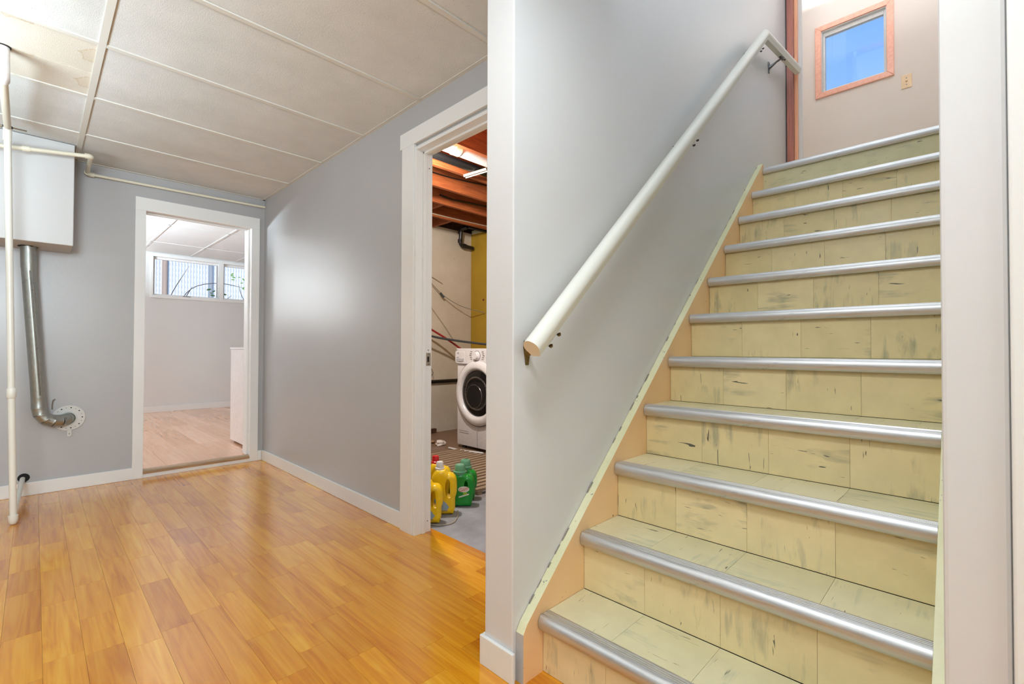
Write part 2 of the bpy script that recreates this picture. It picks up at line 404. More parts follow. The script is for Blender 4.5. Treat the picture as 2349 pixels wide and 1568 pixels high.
def struct(o, label=None, cat='structure'):
    o['kind'] = 'structure'
    if label: o['label'] = label
    o['category'] = cat
    return o
def box_s(name, mat, dims, label, cat, bevel=0):
    b = BM()
    for d in dims: bx(b, *d)
    return struct(obj(name, b, mat, bevel=bevel), label, cat)
def box_part(name, mat, dims, parent, bevel=0, **kw):
    b = BM()
    for d in (dims if isinstance(dims[0], (tuple, list)) else [dims]): bx(b, *d)
    return obj(name, b, mat, parent, bevel=bevel, **kw)
def curve_plate(outline, holes, depth, bevel, name='c', res=8):
    """outline/holes: lists of 2D pts -> mesh of a plate in XY, thickness +-depth, rounded by bevel"""
    cu = bpy.data.curves.new(name, 'CURVE'); cu.dimensions = '2D'; cu.fill_mode = 'BOTH'; cu.extrude = depth; cu.bevel_depth = bevel; cu.bevel_resolution = 3
    for pl in [outline]+holes:
        s = cu.splines.new('POLY'); s.points.add(len(pl)-1)
        for p, q in zip(s.points, pl): p.co = (q[0], q[1], 0, 1)
        s.use_cyclic_u = True
    o = bpy.data.objects.new(name, cu); COL.objects.link(o)
    dg = bpy.context.evaluated_depsgraph_get(); me = bpy.data.meshes.new_from_object(o.evaluated_get(dg))
    bpy.data.objects.remove(o); bpy.data.curves.remove(cu)
    return me
def text_mesh(body, size, depth=0.0004):
    cu = bpy.data.curves.new('t', 'FONT'); cu.body = body; cu.size = size; cu.extrude = depth; cu.align_x = 'CENTER'; cu.align_y = 'CENTER'
    cu.resolution_u = 3
    o = bpy.data.objects.new('t', cu); COL.objects.link(o)
    dg = bpy.context.evaluated_depsgraph_get(); me = bpy.data.meshes.new_from_object(o.evaluated_get(dg))
    bpy.data.objects.remove(o); bpy.data.curves.remove(cu); return me
def mesh_part(name, me, mat, parent, mtx, smooth=False):
    me = me.copy(); me.transform(mtx); me.materials.clear(); me.materials.append(M[mat])
    if smooth:
        for p in me.polygons: p.use_smooth = True
        me.set_sharp_from_angle(angle=math.radians(38))
    o = link(name, me, parent); o.location = -wloc(parent) if parent else (0, 0, 0)
    return o
def ell(cx, cy, rx, ry, n=32, p=2.0, a0=0):
    out = []
    for i in range(n):
        a = a0+2*PI*i/n; c, s = math.cos(a), math.sin(a)
        out.append((cx+rx*math.copysign(abs(c)**(2/p), c), cy+ry*math.copysign(abs(s)**(2/p), s)))
    return out
def frame_mtx(origin, xdir, ydir):
    x = Vector(xdir).normalized(); y = Vector(ydir).normalized(); z = x.cross(y)
    return Matrix(((x.x, y.x, z.x, origin[0]), (x.y, y.y, z.y, origin[1]), (x.z, y.z, z.z, origin[2]), (0, 0, 0, 1)))

# ------------------------------------------------------------------ key dimensions (metres)
XH, YF, ZC = 1.445, 4.56, 2.33            # laundry-side wall face, far wall face, ceiling
YS, YR = 0.9945, 0.034                    # stairwell wall faces
XP = 1.016                                # front end of the stair walls
NX = [1.099, 1.314, 1.529, 1.747, 1.962, 2.180, 2.395, 2.615, 2.835, 3.063, 3.280]
NZ = [.178, .374, .573, .772, .966, 1.164, 1.361, 1.561, 1.761, 1.961, 2.169]
YL, YRR = 0.963, 0.064                    # stringer inner faces
XWIN = 5.10
ZL = NZ[-1]

# ------------------------------------------------------------------ shell
# walls
box_s('wall_far', 'grey_wall', [(-2.3, 0.575, YF, YF+.14, 0, 2.72), (1.352, 1.40, YF, YF+.14, 0, 2.72), (1.40, XH+.13, YF, YF+.14, 0, 2.72), (0.575, 1.352, YF, YF+.14, 2.075, 2.72)],
      'grey painted wall around the doorway to the bright room', 'wall')
box_s('wall_laundry_front', 'grey_wall', [(XH, XH+.09, 2.15, 4.69, -.02, 2.72), (XH, XH+.09, 1.117, 1.35, -.02, 2.72), (XH, XH+.09, 1.35, 2.15, 2.085, 2.72)],
      'glossy grey wall between the two doorways', 'wall')
box_s('wall_stair_left', 'stair_wall', [(XP, 3.98, YS, 1.117, -.02, 4.6)], 'grey stairwell wall carrying the white handrail', 'wall', 0.004)
box_s('wall_stair_right', 'stair_wall', [(XP-.016, 3.98, -.0375, YR+.003, -.02, 4.6)], 'pale wall end on the right of the stairs', 'wall', 0.006)
box_s('wall_right', 'light_wall', [(XP-.01, XP+.09, -2.7, -.0376, -.02, 2.72)], 'pale wall right of the stair opening', 'wall')
box_s('wall_rear', 'grey_wall', [(-2.3, XP+.09, -2.8, -2.7, -.02, 2.72)], 'grey wall behind the viewer', 'wall')
box_s('wall_left', 'grey_wall', [(-2.4, -2.3, -2.8, YF+.14, -.02, 2.72)], 'grey wall on the open side of the hall', 'wall')
box_s('wall_stair_header', 'light_wall', [(XP-.05, XP, -.04, YS+.12, 2.36, 4.6)], 'drywall above the stair opening', 'wall')

# ceiling of the hall: slab, panels, tees
ceil = box_s('ceiling', 'subfloor', [(-2.3, XH, -2.7, YF, 2.44, 2.5), (XH, XH+.1, -2.7, 1.117, 2.44, 2.5)], 'suspended ceiling of white fissured panels in a metal grid', 'ceiling')
XT, YT = 0.193, [1.485 + .6155*k for k in range(-7, 6)]
rows = list(zip(YT, YT[1:]))
cols = [(XT+.0, XH-.004), (XT-1.222, XT), (XT-2.444, XT-1.222)]
protos = {}
for ci, (xa, xb) in enumerate(cols):
    xa = max(xa, -2.29)
    for (ya, yb) in rows:
        if xb > XP and yb < 1.2 and ya < 1.0: xb2 = XP-.052
        else: xb2 = xb
        segs = [(ya, yb)]
        if ci == 1 and abs(ya-2.716) < .05: segs = [(ya, 3.042), (3.042, yb)]
        for si, (y0, y1) in enumerate(segs):
            y1 = min(y1, YF-.004)
            w, d = xb2-xa-.008, y1-y0-.003
            if w < .05 or d < .05: continue
            key = (round(w, 3), round(d, 3), len(segs) > 1)
            at = ((xa+xb2)/2, (y0+y1)/2, ZC+.012)
            if key not in protos:
                b = BM(); bx(b, -w/2, w/2, -d/2, d/2, -.0122, .008)
                protos[key] = obj('ceiling_panel', b, 'panel_stain' if len(segs) > 1 else 'panel', ceil, bevel=.002, at=at, seg=1)
            else: copy_part(protos[key], ceil, at)
for xm in (XT, XT-1.222):
    box_part('main_tee', 'tee', [(xm-.013, xm+.013, -2.7, YF if xm < 0 else 4.5, ZC-.0065, ZC+.002), (xm-.002, xm+.002, -2.7, 4.5, ZC+.002, ZC+.03)], ceil)
for y in YT[1:-1]:
    if y > YF-.05: continue
    for (xa, xb) in ((XT+.013, XH-.02), (XT-1.222+.013, XT-.013)):
        if y < 1.1 and xb > XP: xb = XP-.055
        b = BM(); bx(b, xa, xb, y-.012, y+.012, ZC-.006, ZC-.0001); bx(b, xa, xb, y-.0015, y+.0015, ZC, ZC+.03)
        obj('cross_tee', b, 'tee', ceil)
box_part('wall_angle', 'tee', [(XH-.022, XH, 1.117, YF, ZC-.003, ZC), (XH-.003, XH, 1.117, YF, ZC, ZC+.02)], ceil)
box_part('wall_angle', 'tee', [(.18, XH, YF-.022, YF, ZC-.003, ZC)], ceil)
# slab above the stairs and the landing
box_s('ceiling_stair', 'light_wall', [(XP-.05, XWIN+.1, -.95, 1.75, 4.55, 4.65)], 'white ceiling high above the stairs', 'ceiling')

# floor of the hall
flo = box_s('floor', 'subfloor', [(-2.3, XH+.09, -2.7, YF+.02, -.03, -.0105)], 'honey coloured laminate floor laid in narrow strips', 'floor')
b = BM(); bx(b, -.0488, .0488, -.2, .2, -.010, 0)
pw = .098; x = .03 - pw*9; n_pl = 0
proto_planks = {}
while x < XH + .1:
    random.seed(int(x*1000)+5)
    y = (-.35 if x < XP-.1 else .0 if x < XP else 1.12) + random.uniform(-.35, 0)
    if x > XP - .05: y = 0.1 - random.uniform(0, .3) if x < 1.15 else 1.12 - random.uniform(0, .2)
    while y < YF:
        L = random.choice((.28, .34, .40, .46, .58))
        y1 = min(y+L, YF+.01)
        ya = y
        if y1 - ya > .02:
            xr = x+pw
            if xr > XH-.005 and not (ya > .9 and y1 < 2.5 and x < XH+.07):
                if x >= XH-.01: y = y1; continue
                xr = XH-.004
            xr = min(xr, XH+.115)
            k = (round(xr-x, 3), round(y1-ya, 2))
            at = ((x+xr)/2, (ya+y1)/2, 0)
            if k not in proto_planks:
                b2 = BM(); w, l = k[0]/2-.0003, (y1-ya)/2-.0003; bx(b2, -w, w, -l, l, -.010, 0)
                proto_planks[k] = obj('floor_plank', b2, 'laminate', flo, at=at)
            else: copy_part(proto_planks[k], flo, at)
            n_pl += 1
        y = y1
    x += pw
b.free()
print('planks', n_pl)
# plain run of the same floor outside the picture
box_part('floor_panel', 'laminate', [(-2.3, .03-pw*9, -2.7, YF, -.012, -.001), (.03-pw*9, XP-.02, -2.7, -.9, -.012, -.001)], flo)['kind'] = 'stuff'

# baseboards
def baseboard(name, dims, label):
    o = box_s(name, 'white_trim', dims, label, 'baseboard', 0.003); return o
baseboard('baseboard_far', [(-2.3, .532, YF-.012, YF, 0, .088), (1.404, XH-.012, YF-.012, YF, 0, .088)], 'white baseboard along the wall with the duct')
baseboard('baseboard_laundry_front', [(XH-.012, XH, 2.268, YF-.012, 0, .09)], 'white baseboard below the glossy grey wall')
baseboard('baseboard_stair_end', [(XP-.012, XP, .982, 1.129, 0, .092), (XP, XH-.013, 1.117, 1.129, 0, .092)], 'short white baseboard block at the foot of the stair wall')

# ------------------------------------------------------------------ doorway to the far room
d1 = struct(empty('door_1', (.96, YF, 0)), 'white cased doorway with a raised brown threshold', 'doorway')
box_part('casing_board', 'white_trim', (.528, .594, YF-.014, YF, 0, 2.055), d1, .002)
box_part('casing_board', 'white_trim', (1.337, 1.403, YF-.014, YF, 0, 2.055), d1, .002)
box_part('casing_board', 'white_trim', (.528, 1.403, YF-.014, YF, 2.055, 2.155), d1, .002)
box_part('jamb', 'white_trim', (.576, .592, YF+.001, YF+.15, 0, 2.06), d1)
box_part('jamb', 'white_trim', (1.339, 1.352, YF+.001, YF+.15, 0, 2.06), d1)
box_part('head_jamb', 'white_trim', (.592, 1.339, YF+.001, YF+.15, 2.06, 2.074), d1)
box_part('door_stop', 'white_trim', [(.592, .602, YF+.07, YF+.10, .05, 2.06), (1.327, 1.339, YF+.05, YF+.15, .05, 2.06), (.602, 1.327, YF+.07, YF+.10, 2.048, 2.06)], d1, .002)
box_part('step_riser', 'white_trim', (.594, 1.337, YF-.004, YF+.012, 0, .034), d1, .001)
b = BM(); prism(b, [(YF-.012, .030), (YF-.014, .042), (YF-.008, .052), (YF+.004, .058), (YF+.05, .058), (YF+.05, .034), (YF-.004, .034)], 0, .592, 1.339)
obj('threshold', b, 'threshold', d1, smooth=True)

# ------------------------------------------------------------------ far room
ff = box_s('floor_far_room', 'subfloor', [(-1.9, 3.4, YF+.05, 8.7, .0, .038)], 'pale reddish laminate floor beyond the doorway', 'floor')
protos = {}
x = -1.0
while x < 3.2:
    random.seed(int(x*100)+77)
    y = YF+.05 - (0 if x > 2.2 else 0)
    y = YF+.051
    first = True
    while y < 8.6:
        L = random.choice((.5, .7, .9, 1.1)); y1 = min(y+L, 8.6)
        if x < .2 or x > 2.7: y1 = 8.6
        k = (round(y1-y, 2)); at = (x+.098, (y+y1)/2, .048)
        if k not in protos:
            b2 = BM(); bx(b2, -.0975, .0975, -(y1-y)/2+.0005, (y1-y)/2-.0005, -.010, 0); protos[k] = obj('floor_plank', b2, 'laminate_far', ff, at=at)
        else: copy_part(protos[k], ff, at)
        y = y1
    x += .196
ZF2 = 2.40
# window opening in far wall:  X 1.21..3.0 and a second group left
wx = [(1.212, 2.06), (2.12, 2.97)]; WZ0, WZ1 = 1.775, 2.345
box_s('wall_far_room_back', 'light_wall', [(-1.9, 3.4, 8.6, 8.75, 0, 1.735), (-1.9, 3.4, 8.6, 8.75, 2.385, 2.72), (-1.9, -1.25, 8.6, 8.75, 1.735, 2.385), (-.05, 1.18, 8.6, 8.75, 1.735, 2.385), (3.0, 3.4, 8.6, 8.75, 1.735, 2.385)],
      'pale wall with the high basement window', 'wall')
box_s('wall_far_room_left', 'light_wall', [(-2.0, -1.9, YF+.14, 8.75, 0, 2.72)], 'pale side wall of the bright room', 'wall')
box_s('wall_far_room_right', 'light_wall', [(3.4, 3.5, YF+.24, 8.75, 0, 2.72)], 'pale wall on the hidden side of the bright room', 'wall')
box_s('wall_far_room_front', 'light_wall', [(XH+.13, 3.5, 4.80, 4.9, 0, 2.72), (XH+.09, XH+.13, YF+.02, 4.9, 0, 2.72)], 'pale wall beside the white cabinet', 'wall')
baseboard('baseboard_far_room', [(-1.9, 3.4, 8.586, 8.6, .048, .135)], 'white baseboard at the back of the bright room')
cf = box_s('ceiling_far_room', 'light_wall', [(-1.9, 3.4, YF+.15, 8.6, 2.45, 2.56)], 'white panel ceiling of the bright room', 'ceiling')
xs = [-1.9, -1.375, -.765, -.155, .455, 1.065, 1.675, 2.285, 2.895, 3.4]; ys = [YF+.15, 5.35, 6.54, 7.72, 8.6]
for xa, xb in zip(xs, xs[1:]):
    for ya, yb in zip(ys, ys[1:]):
        b2 = BM(); bx(b2, -(xb-xa)/2+.004, (xb-xa)/2-.004, -(yb-ya)/2+.004, (yb-ya)/2-.004, 0, .012)
        obj('ceiling_panel', b2, 'white_trim', cf, at=((xa+xb)/2, (ya+yb)/2, ZF2+.004))
for xm in xs[1:-1]: box_part('main_tee', 'white_trim', (xm-.012, xm+.012, YF+.15, 8.6, ZF2-.001, ZF2+.003), cf)
for ym in ys[1:-1]: box_part('cross_tee', 'white_trim', (-1.9, 3.4, ym-.012, ym+.012, ZF2-.001, ZF2+.003), cf)

def basement_window(name, openings, x0, x1, label):
    w = struct(empty(name, ((x0+x1)/2, 8.6, WZ0)), label, 'window')
    fr = []
    fr += [(x0, x1, 8.585, 8.72, 1.733, WZ0), (x0, x1, 8.585, 8.72, WZ1, 2.387)]
    edges = [x0] + [v for o in openings for v in o] + [x1]
    for a, c in zip(edges[::2], edges[1::2]): fr.append((a, c, 8.585, 8.72, WZ0, WZ1))
    box_part('window_frame', 'white_trim', fr, w, .002)
    for (a, c) in openings:
        s = .022
        sash = box_part('sash', 'vinyl_frame', [(a, a+s, 8.64, 8.67, WZ0, WZ1), (c-s, c, 8.64, 8.67, WZ0, WZ1), (a+s, c-s, 8.64, 8.67, WZ0, WZ0+s), (a+s, c-s, 8.64, 8.67, WZ1-s-.012, WZ1)], w, .002)
        box_part('pane', 'glass', (a+s, c-s, 8.653, 8.657, WZ0+s, WZ1-s-.012), sash)
        box_part('gasket', 'dark', [(a, c, 8.672, 8.678, WZ1-.02, WZ1-.012), (a+s-.004, a+s, 8.636, 8.639, WZ0+s, WZ1-s-.012), (c-s, c-s+.004, 8.636, 8.639, WZ0+s, WZ1-s-.012)], sash)
    box_part('latch', 'dark_metal', ((openings[0][0]+openings[0][1])/2-.05, (openings[0][0]+openings[0][1])/2+.05, 8.62, 8.64, WZ0+.001, WZ0+.012), w)
    return w
basement_window('window_1', wx, 1.178, 3.0, 'wide white basement window looking onto a slatted fence')
basement_window('window_3', [(-1.20, -.68), (-.62, -.10)], -1.25, -.05, 'second basement window of the bright room')

# white cabinet in the far room
cab = thing('storage_cabinet', (1.7, 5.2, .048), 'glossy white low cabinet seen through the far doorway', 'cabinet')
box_part('body', 'appliance', (1.432, 2.05, 4.93, 5.44, .075, .985), cab, .003)
box_part('side_panel', 'appliance', (1.417, 1.432, 4.92, 5.444, .066, .985), cab, .002)
box_part('top_panel', 'white_plastic', (1.410, 2.06, 4.92, 5.452, .987, 1.003), cab, .002)
box_part('plinth', 'dark', (1.45, 2.03, 4.95, 5.42, .048, .075), cab)

# exterior beyond the far window
box_s('ground_outside', 'ground', [(-6, 9, 8.76, 16, 1.2, 1.60)], 'bare soil outside the basement window', 'ground')
fen = thing('chain_link_fence', (2, 10.4, 1.6), 'chain link fence with pale privacy slats outside the window', 'fence')
b = BM(); xx = -3.0
while xx < 6.5:
    bx(b, xx, xx+.036, 10.38, 10.384, 1.62, 3.4); xx += .047
o = obj('privacy_slats', b, 'fence_slat', fen); o['kind'] = 'stuff'
b = BM(); xx = -3.0
while xx < 6.5:
    z = 1.62; k = 0; pts = []
    while z < 3.4: pts.append((xx+(.022 if k % 2 else -.002), 10.372+(.016 if k % 2 else 0), z)); z += .05; k += 1
    tube(b, pts, .0016, 4); xx += .047
o = obj('mesh_wire', b, 'steel', fen); o['kind'] = 'stuff'
for px, m_ in ((1.62, 'fence_post_tan'), (2.33, 'fence_post'), (4.6, 'fence_post'), (0.0, 'fence_post'), (-2.3, 'fence_post')):
    b = BM(); tube(b, [(px, 10.30, 1.58), (px, 10.30, 3.5)], .04, 12); obj('fence_post', b, m_, fen, smooth=True)
b = BM(); tube(b, [(-3, 10.34, 3.42), (6.5, 10.34, 3.42)], .02, 8); obj('top_rail', b, 'fence_post', fen, smooth=True)
def bush(name, label, stems, leaves):
    r = thing(name, (stems[0][0][0], stems[0][0][1], 1.6), label, 'shrub')
    b = BM()
    for s in stems: tube(b, arc(s, .3, 4), [.008]+[.006]*(len(arc(s, .3, 4))-2)+[.002], 5)
    obj('stems', b, 'bark', r, smooth=True)
    for (lx, ly, lz) in leaves:
        b = BM(); a = random.uniform(-.8, .8); l = random.uniform(.05, .09)
        c_, s_ = math.cos(a), math.sin(a)
        pts = [(0, 0), (.3, .18), (.7, .16), (1, 0), (.7, -.16), (.3, -.18)]
        top = [b.verts.new((p[0]*l*c_-p[1]*l*s_, p[1]*.01, p[0]*l*s_+p[1]*l*c_)) for p in pts]
        bot = [b.verts.new((v.co.x, v.co.y+.0015, v.co.z)) for v in top]
        b.faces.new(top); b.faces.new(bot[::-1])
        for i in range(6): b.faces.new((top[i], bot[i], bot[(i+1) % 6], top[(i+1) % 6]))
        obj('leaf', b, 'leaf', r, at=(lx, ly, lz))
random.seed(3)
bush('bare_shrub', 'arching bare twigs behind the left window pane', [
    [(1.50, 9.6, 1.6), (1.62, 9.6, 1.95), (1.85, 9.6, 2.4)],
    [(1.66, 9.6, 1.6), (1.85, 9.6, 2.05), (2.3, 9.6, 2.17), (2.7, 9.6, 2.1)],
    [(1.70, 9.6, 1.6), (1.82, 9.6, 1.9), (1.90, 9.6, 2.05)],
    [(2.25, 9.6, 1.6), (2.35, 9.6, 1.8), (2.5, 9.6, 1.95)]],
    [(2.22+random.uniform(-.12, .12), 9.6, 1.98+random.uniform(-.08, .05)) for _ in range(8)] + [(2.47+random.uniform(-.05, .05), 9.6, 2.28+random.uniform(-.05, .05)) for _ in range(4)])
bush('leafy_shrub', 'leafy green twig behind the right window pane', [
    [(2.95, 9.8, 1.6), (2.72, 9.8, 1.95), (2.66, 9.8, 2.2)], [(2.95, 9.8, 1.6), (2.85, 9.8, 2.1), (2.9, 9.8, 2.35)]],
    [(2.72+random.uniform(-.1, .25), 9.8, 2.22+random.uniform(-.12, .15)) for _ in range(22)])

# ------------------------------------------------------------------ laundry doorway
d2 = struct(empty('door_2', (XH, 1.75, 0)), 'white cased doorway into the laundry room', 'doorway')
box_part('casing_board', 'white_trim', (XH-.02, XH, 2.150, 2.268, -.001, 2.106), d2, .003)
box_part('casing_board', 'white_trim', (XH-.02, XH, 1.2, 2.288, 2.106, 2.192), d2, .003)
box_part('jamb', 'white_trim', (XH-.014, XH+.092, 2.134, 2.150, -.001, 2.09), d2, .002)
box_part('jamb', 'white_trim', (XH-.014, XH+.092, 1.330, 1.348, -.001, 2.09), d2, .002)
box_part('head_jamb', 'white_trim', (XH-.014, XH+.092, 1.348, 2.134, 2.070, 2.088), d2, .002)
box_part('door_stop', 'white_trim', [(XH+.03, XH+.05, 2.124, 2.134, 0, 2.07), (XH+.03, XH+.05, 1.348, 2.134, 2.058, 2.07)], d2, .002)
st = box_part('strike_plate', 'steel', (1.500, 1.530, 2.1315, 2.134, .905, .975), d2, .0008)
box_part('latch_hole', 'dark', (1.507, 1.519, 2.1309, 2.1316, .925, .955), st)
box_part('screw', 'dark_metal', [(1.514, 1.519, 2.1308, 2.1316, .911, .916), (1.514, 1.519, 2.1308, 2.1316, .965, .970)], st)
for z in (.06, .99, 1.99):
    b = BM(); lathe(b, [(0, 0), (.003, 0), (.003, .0006), (0, .0006)], (1.515, 2.1335, z), (0, -1, 0), 8); obj('screw_hole', b, 'dark', d2)

# ------------------------------------------------------------------ laundry room
lf = box_s('floor_laundry', 'concrete', [(XH+.0, 4.1, 1.0, 4.8, -.08, -.0125)], 'stained grey concrete slab of the laundry', 'floor')
box_s('wall_laundry_back', 'plaster', [(XH+.09, 4.1, 4.69, 4.79, .60, 2.5)], 'off white plastered foundation wall behind the cables', 'wall')
box_s('wall_laundry_footing', 'plaster_low', [(XH+.09, 4.0, 4.65, 4.79, -.02, .60)], 'lower bare part of the laundry foundation wall', 'wall')
box_s('wall_laundry_right', 'yellow_wall', [(4.0, 4.1, 1.117, 4.69, -.02, 2.485)], 'mustard yellow wall behind the washer', 'wall')
box_s('wall_laundry_upper', 'subfloor', [(XH+.09, 4.1, 4.76, 4.80, 2.5, 2.72), (4.06, 4.1, 1.2, 4.76, 2.485, 2.72)], 'dark timber rim above the foundation wall', 'wall')
box_s('wall_laundry_sill', 'pale_edge', [(3.985, 4.06, 1.117, 4.66, 2.486, 2.53)], 'pale sill board along the top of the yellow wall', 'wall')
cl = box_s('ceiling_laundry', 'subfloor', [(XH+.09, 4.1, 1.117, 4.8, 2.685, 2.72)], 'open timber ceiling with bare joists', 'ceiling')
b = BM(); bx(b, -1.25, 1.25, -.019, .019, 0, .235)
jp = obj('joist', b, 'joist', cl, bevel=.002, at=(2.80, 2.62, 2.45), seg=1)
for yj in (3.045, 3.432, 3.815, 4.235, 2.21, 1.80, 1.40): copy_part(jp, cl, (2.80, yj, 2.45))
for (xa, ya, yb) in ((2.9, 3.835, 4.215), (3.35, 4.255, 4.68), (2.75, 4.255, 4.68)):
    box_part('blocking', 'joist', (xa, xa+.038, ya, yb, 2.47, 2.68), cl)
# round duct, black pipe, cables among the joists
o = thing('duct_pipe', (2.6, 2.84, 2.5), 'white round pipe between the open laundry joists', 'pipe')
b = BM(); tube(b, [(1.6, 2.80, 2.52), (3.99, 2.80, 2.52)], .05, 20); obj('pipe_run', b, 'pvc_white', o, smooth=True)
for xc in (2.2, 3.1):
    b = BM(); tube(b, [(xc, 2.80, 2.52), (xc+.06, 2.80, 2.52)], .054, 20); obj('collar', b, 'pale_edge', o, smooth=True)
b = BM(); tube(b, [(1.6, 2.965, 2.50), (3.99, 2.965, 2.50)], .033, 16); o = tag(obj('drain_pipe', b, 'black', smooth=True), 'black pipe running beside a joist of the laundry ceiling', 'pipe')
def cable(name, pts, r, mat, label, cat='cable', rad=.2):
    b = BM(); tube(b, arc(pts, rad, 6), r, 8); return tag(obj(name, b, mat, smooth=True), label, cat)
cable('joist_cable', [(1.6, 3.40, 2.58), (2.1, 3.40, 2.56), (2.6, 3.405, 2.555), (3.1, 3.40, 2.6)], .006, 'black', 'thin black cable strung along the second lit joist')
cable('short_cable', [(2.82, 3.79, 2.53), (2.95, 3.785, 2.515), (3.2, 3.78, 2.53), (3.5, 3.785, 2.55)], .009, 'black', 'short thick black cable crossing a lower joist')
cable('copper_line', [(1.6, 4.10, 2.435), (3.2, 4.10, 2.435), (3.9, 4.10, 2.45)], .006, 'cable_pale', 'thin pale tube slung under the rear joists')
o = thing('wall_strapping', (2.5, 2.95, 2.45), 'clear plastic strip hanging across the joists', 'bracket')
b = BM(); tube(b, [(2.50, 3.03, 2.44), (2.60, 2.86, 2.48)], .012, 6); obj('strip', b, 'cable_pale', o)
b = BM(); tube(b, [(2.52, 3.03, 2.43), (2.62, 2.86, 2.47)], .006, 6); obj('edge_strip', b, 'white_plastic', o)
# black elbow pipe out of the wall
o = thing('elbow_pipe', (3.75, 4.6, 2.3), 'black plastic pipe with an elbow above the yellow wall', 'pipe')
b = BM(); tube(b, arc([(3.74, 4.45, 2.50), (3.74, 4.58, 2.50), (3.74, 4.60, 2.30), (3.95, 4.60, 2.29)], .05, 5), .024, 14); obj('pipe_run', b, 'black', o, smooth=True)
for q0, q1 in (((3.74, 4.598, 2.33), (3.74, 4.60, 2.37)), ((3.79, 4.60, 2.298), (3.83, 4.60, 2.296)), ((3.74, 4.598, 2.44), (3.74, 4.598, 2.47))):
    b = BM(); tube(b, [q0, q1], .030, 14); obj('coupling', b, 'black', o, smooth=True)
b = BM(); tube(b, [(3.74, 4.45, 2.50), (3.97, 4.36, 2.47)], .018, 10); obj('branch', b, 'black', o, smooth=True)
# cables on the back wall
cable('wall_cable', [(2.9, 4.66, 2.02), (3.28, 4.67, 1.90), (3.52, 4.67, 1.80)], .004, 'cable_pale', 'thin upper cable ending on the laundry wall')
o = cable('drooping_cable', [(2.9, 4.64, 2.1), (3.28, 4.64, 1.83), (3.47, 4.63, 1.66), (3.70, 4.55, 1.52), (3.98, 4.4, 1.45)], .0045, 'cable_grey', 'grey cable drooping across the plaster to the yellow wall')
b = BM(); tube(b, [(3.46, 4.63, 1.675), (3.51, 4.625, 1.625)], .014, 8); obj('connector', b, 'hose_grey', o)
cable('thin_wire', [(3.1, 4.66, 1.75), (3.3, 4.66, 1.55), (3.55, 4.66, 1.28), (3.68, 4.66, 1.12)], .003, 'cable_pale', 'thin pale wire lying against the laundry plaster')
cable('red_hose', [(3.0, 4.5, 1.32), (3.28, 4.5, 1.20), (3.45, 4.45, 1.10), (3.75, 4.3, .86)], .012, 'hose_red', 'red water hose running behind the washer', 'hose')
cable('grey_hose', [(3.0, 4.5, 1.20), (3.26, 4.48, 1.13), (3.55, 4.3, 1.08), (3.88, 4.0, 1.03), (3.9, 3.5, 1.03)], .013, 'hose_grey', 'dark grey hose passing over the top of the washer', 'hose')
b = BM(); tube(b, [(1.7, 4.63, .60), (3.95, 4.63, .60)], .022, 12); tag(obj('black_pipe', b, 'black', smooth=True), 'straight black pipe along the laundry wall left of the washer', 'pipe')
cable('wire_tangle', [(3.18, 4.62, .66), (3.30, 4.62, .80), (3.36, 4.62, .70), (3.28, 4.62, .64), (3.26, 4.62, .76), (3.33, 4.62, .72)], .003, 'black', 'small black wire tangle above the black pipe', rad=.03)
cable('hanging_cord', [(3.225, 4.60, .56), (3.23, 4.60, .3), (3.235, 4.60, .02)], .005, 'black', 'thin black cord hanging beside the laundry door jamb')
b = BM(); lathe(b, [(0, 0), (.012, 0), (.012, .01), (.005, .014), (0, .014)], (3.999, 4.44, 1.62), (-1, 0, 0), 10); tag(obj('wall_screw', b, 'rust', smooth=True), 'rusty red screw head in the yellow wall', 'screw')

# washer
wsh = thing('washing_machine', (3.4, 3.47, -.0125), 'white front loading washing machine with dark round door', 'washing machine')
WX = 3.05; WY0, WY1 = 3.13, 3.82; WC = (3.47, .56)
# body with rounded vertical corners
prof = [(3.80, WY0+.02), (3.80, WY1-.02)]
b = BM()
pl = []
for (cx_, cy_, a0) in ((3.78, WY0+.02, -90), (3.78, WY1-.02, 0), (WX+.045, WY1-.03, 90), (WX+.045, WY0+.03, 180)):
    r = .02 if cx_ > 3.5 else .03
    for k in range(6):
        a = math.radians(a0+k*18); pl.append((cx_+r*math.cos(a), cy_+r*math.sin(a)))
prism(b, pl, 2, .02, .985); obj('body', b, 'appliance', wsh, smooth=True, bevel=.006)
T = frame_mtx((WX, 0, 0), (0, 1, 0), (0, 0, 1))     # plate XY -> world Y,Z ; normal +X
cy_, cz_ = WC
box_part('top_lid', 'appliance', (WX+.01, 3.80, WY0+.004, WY1-.004, .985, 1.0), wsh, .005)
pan = mesh_part('control_panel', curve_plate(ell((WY0+WY1)/2, .915, .337, .066, 40, 9), [], .006, .004), 'appliance', wsh, frame_mtx((WX+.004, 0, 0), (0, 1, 0), (0, 0, 1)), True)
dr = mesh_part('detergent_drawer', curve_plate([(3.665, .870), (3.795, .870), (3.80, .895), (3.80, .965), (3.665, .965)], [], .005, .003), 'appliance', wsh, frame_mtx((WX-.001, 0, 0), (0, 1, 0), (0, 0, 1)), True)
mesh_part('drawer_handle', curve_plate([(3.675, .896), (3.79, .896), (3.788, .878), (3.76, .868), (3.70, .868), (3.68, .878)], [], .003, .002), 'appliance_grey', dr, frame_mtx((WX-.007, 0, 0), (0, 1, 0), (0, 0, 1)), True)
mesh_part('logo', text_mesh('LG', .022), 'ink', wsh, frame_mtx((WX-.0105, 3.765, .952), (0, -1, 0), (0, 0, 1)))
mesh_part('lettering', text_mesh('WASHER', .009), 'ink', wsh, frame_mtx((WX-.0105, 3.772, .908), (0, -1, 0), (0, 0, 1)))
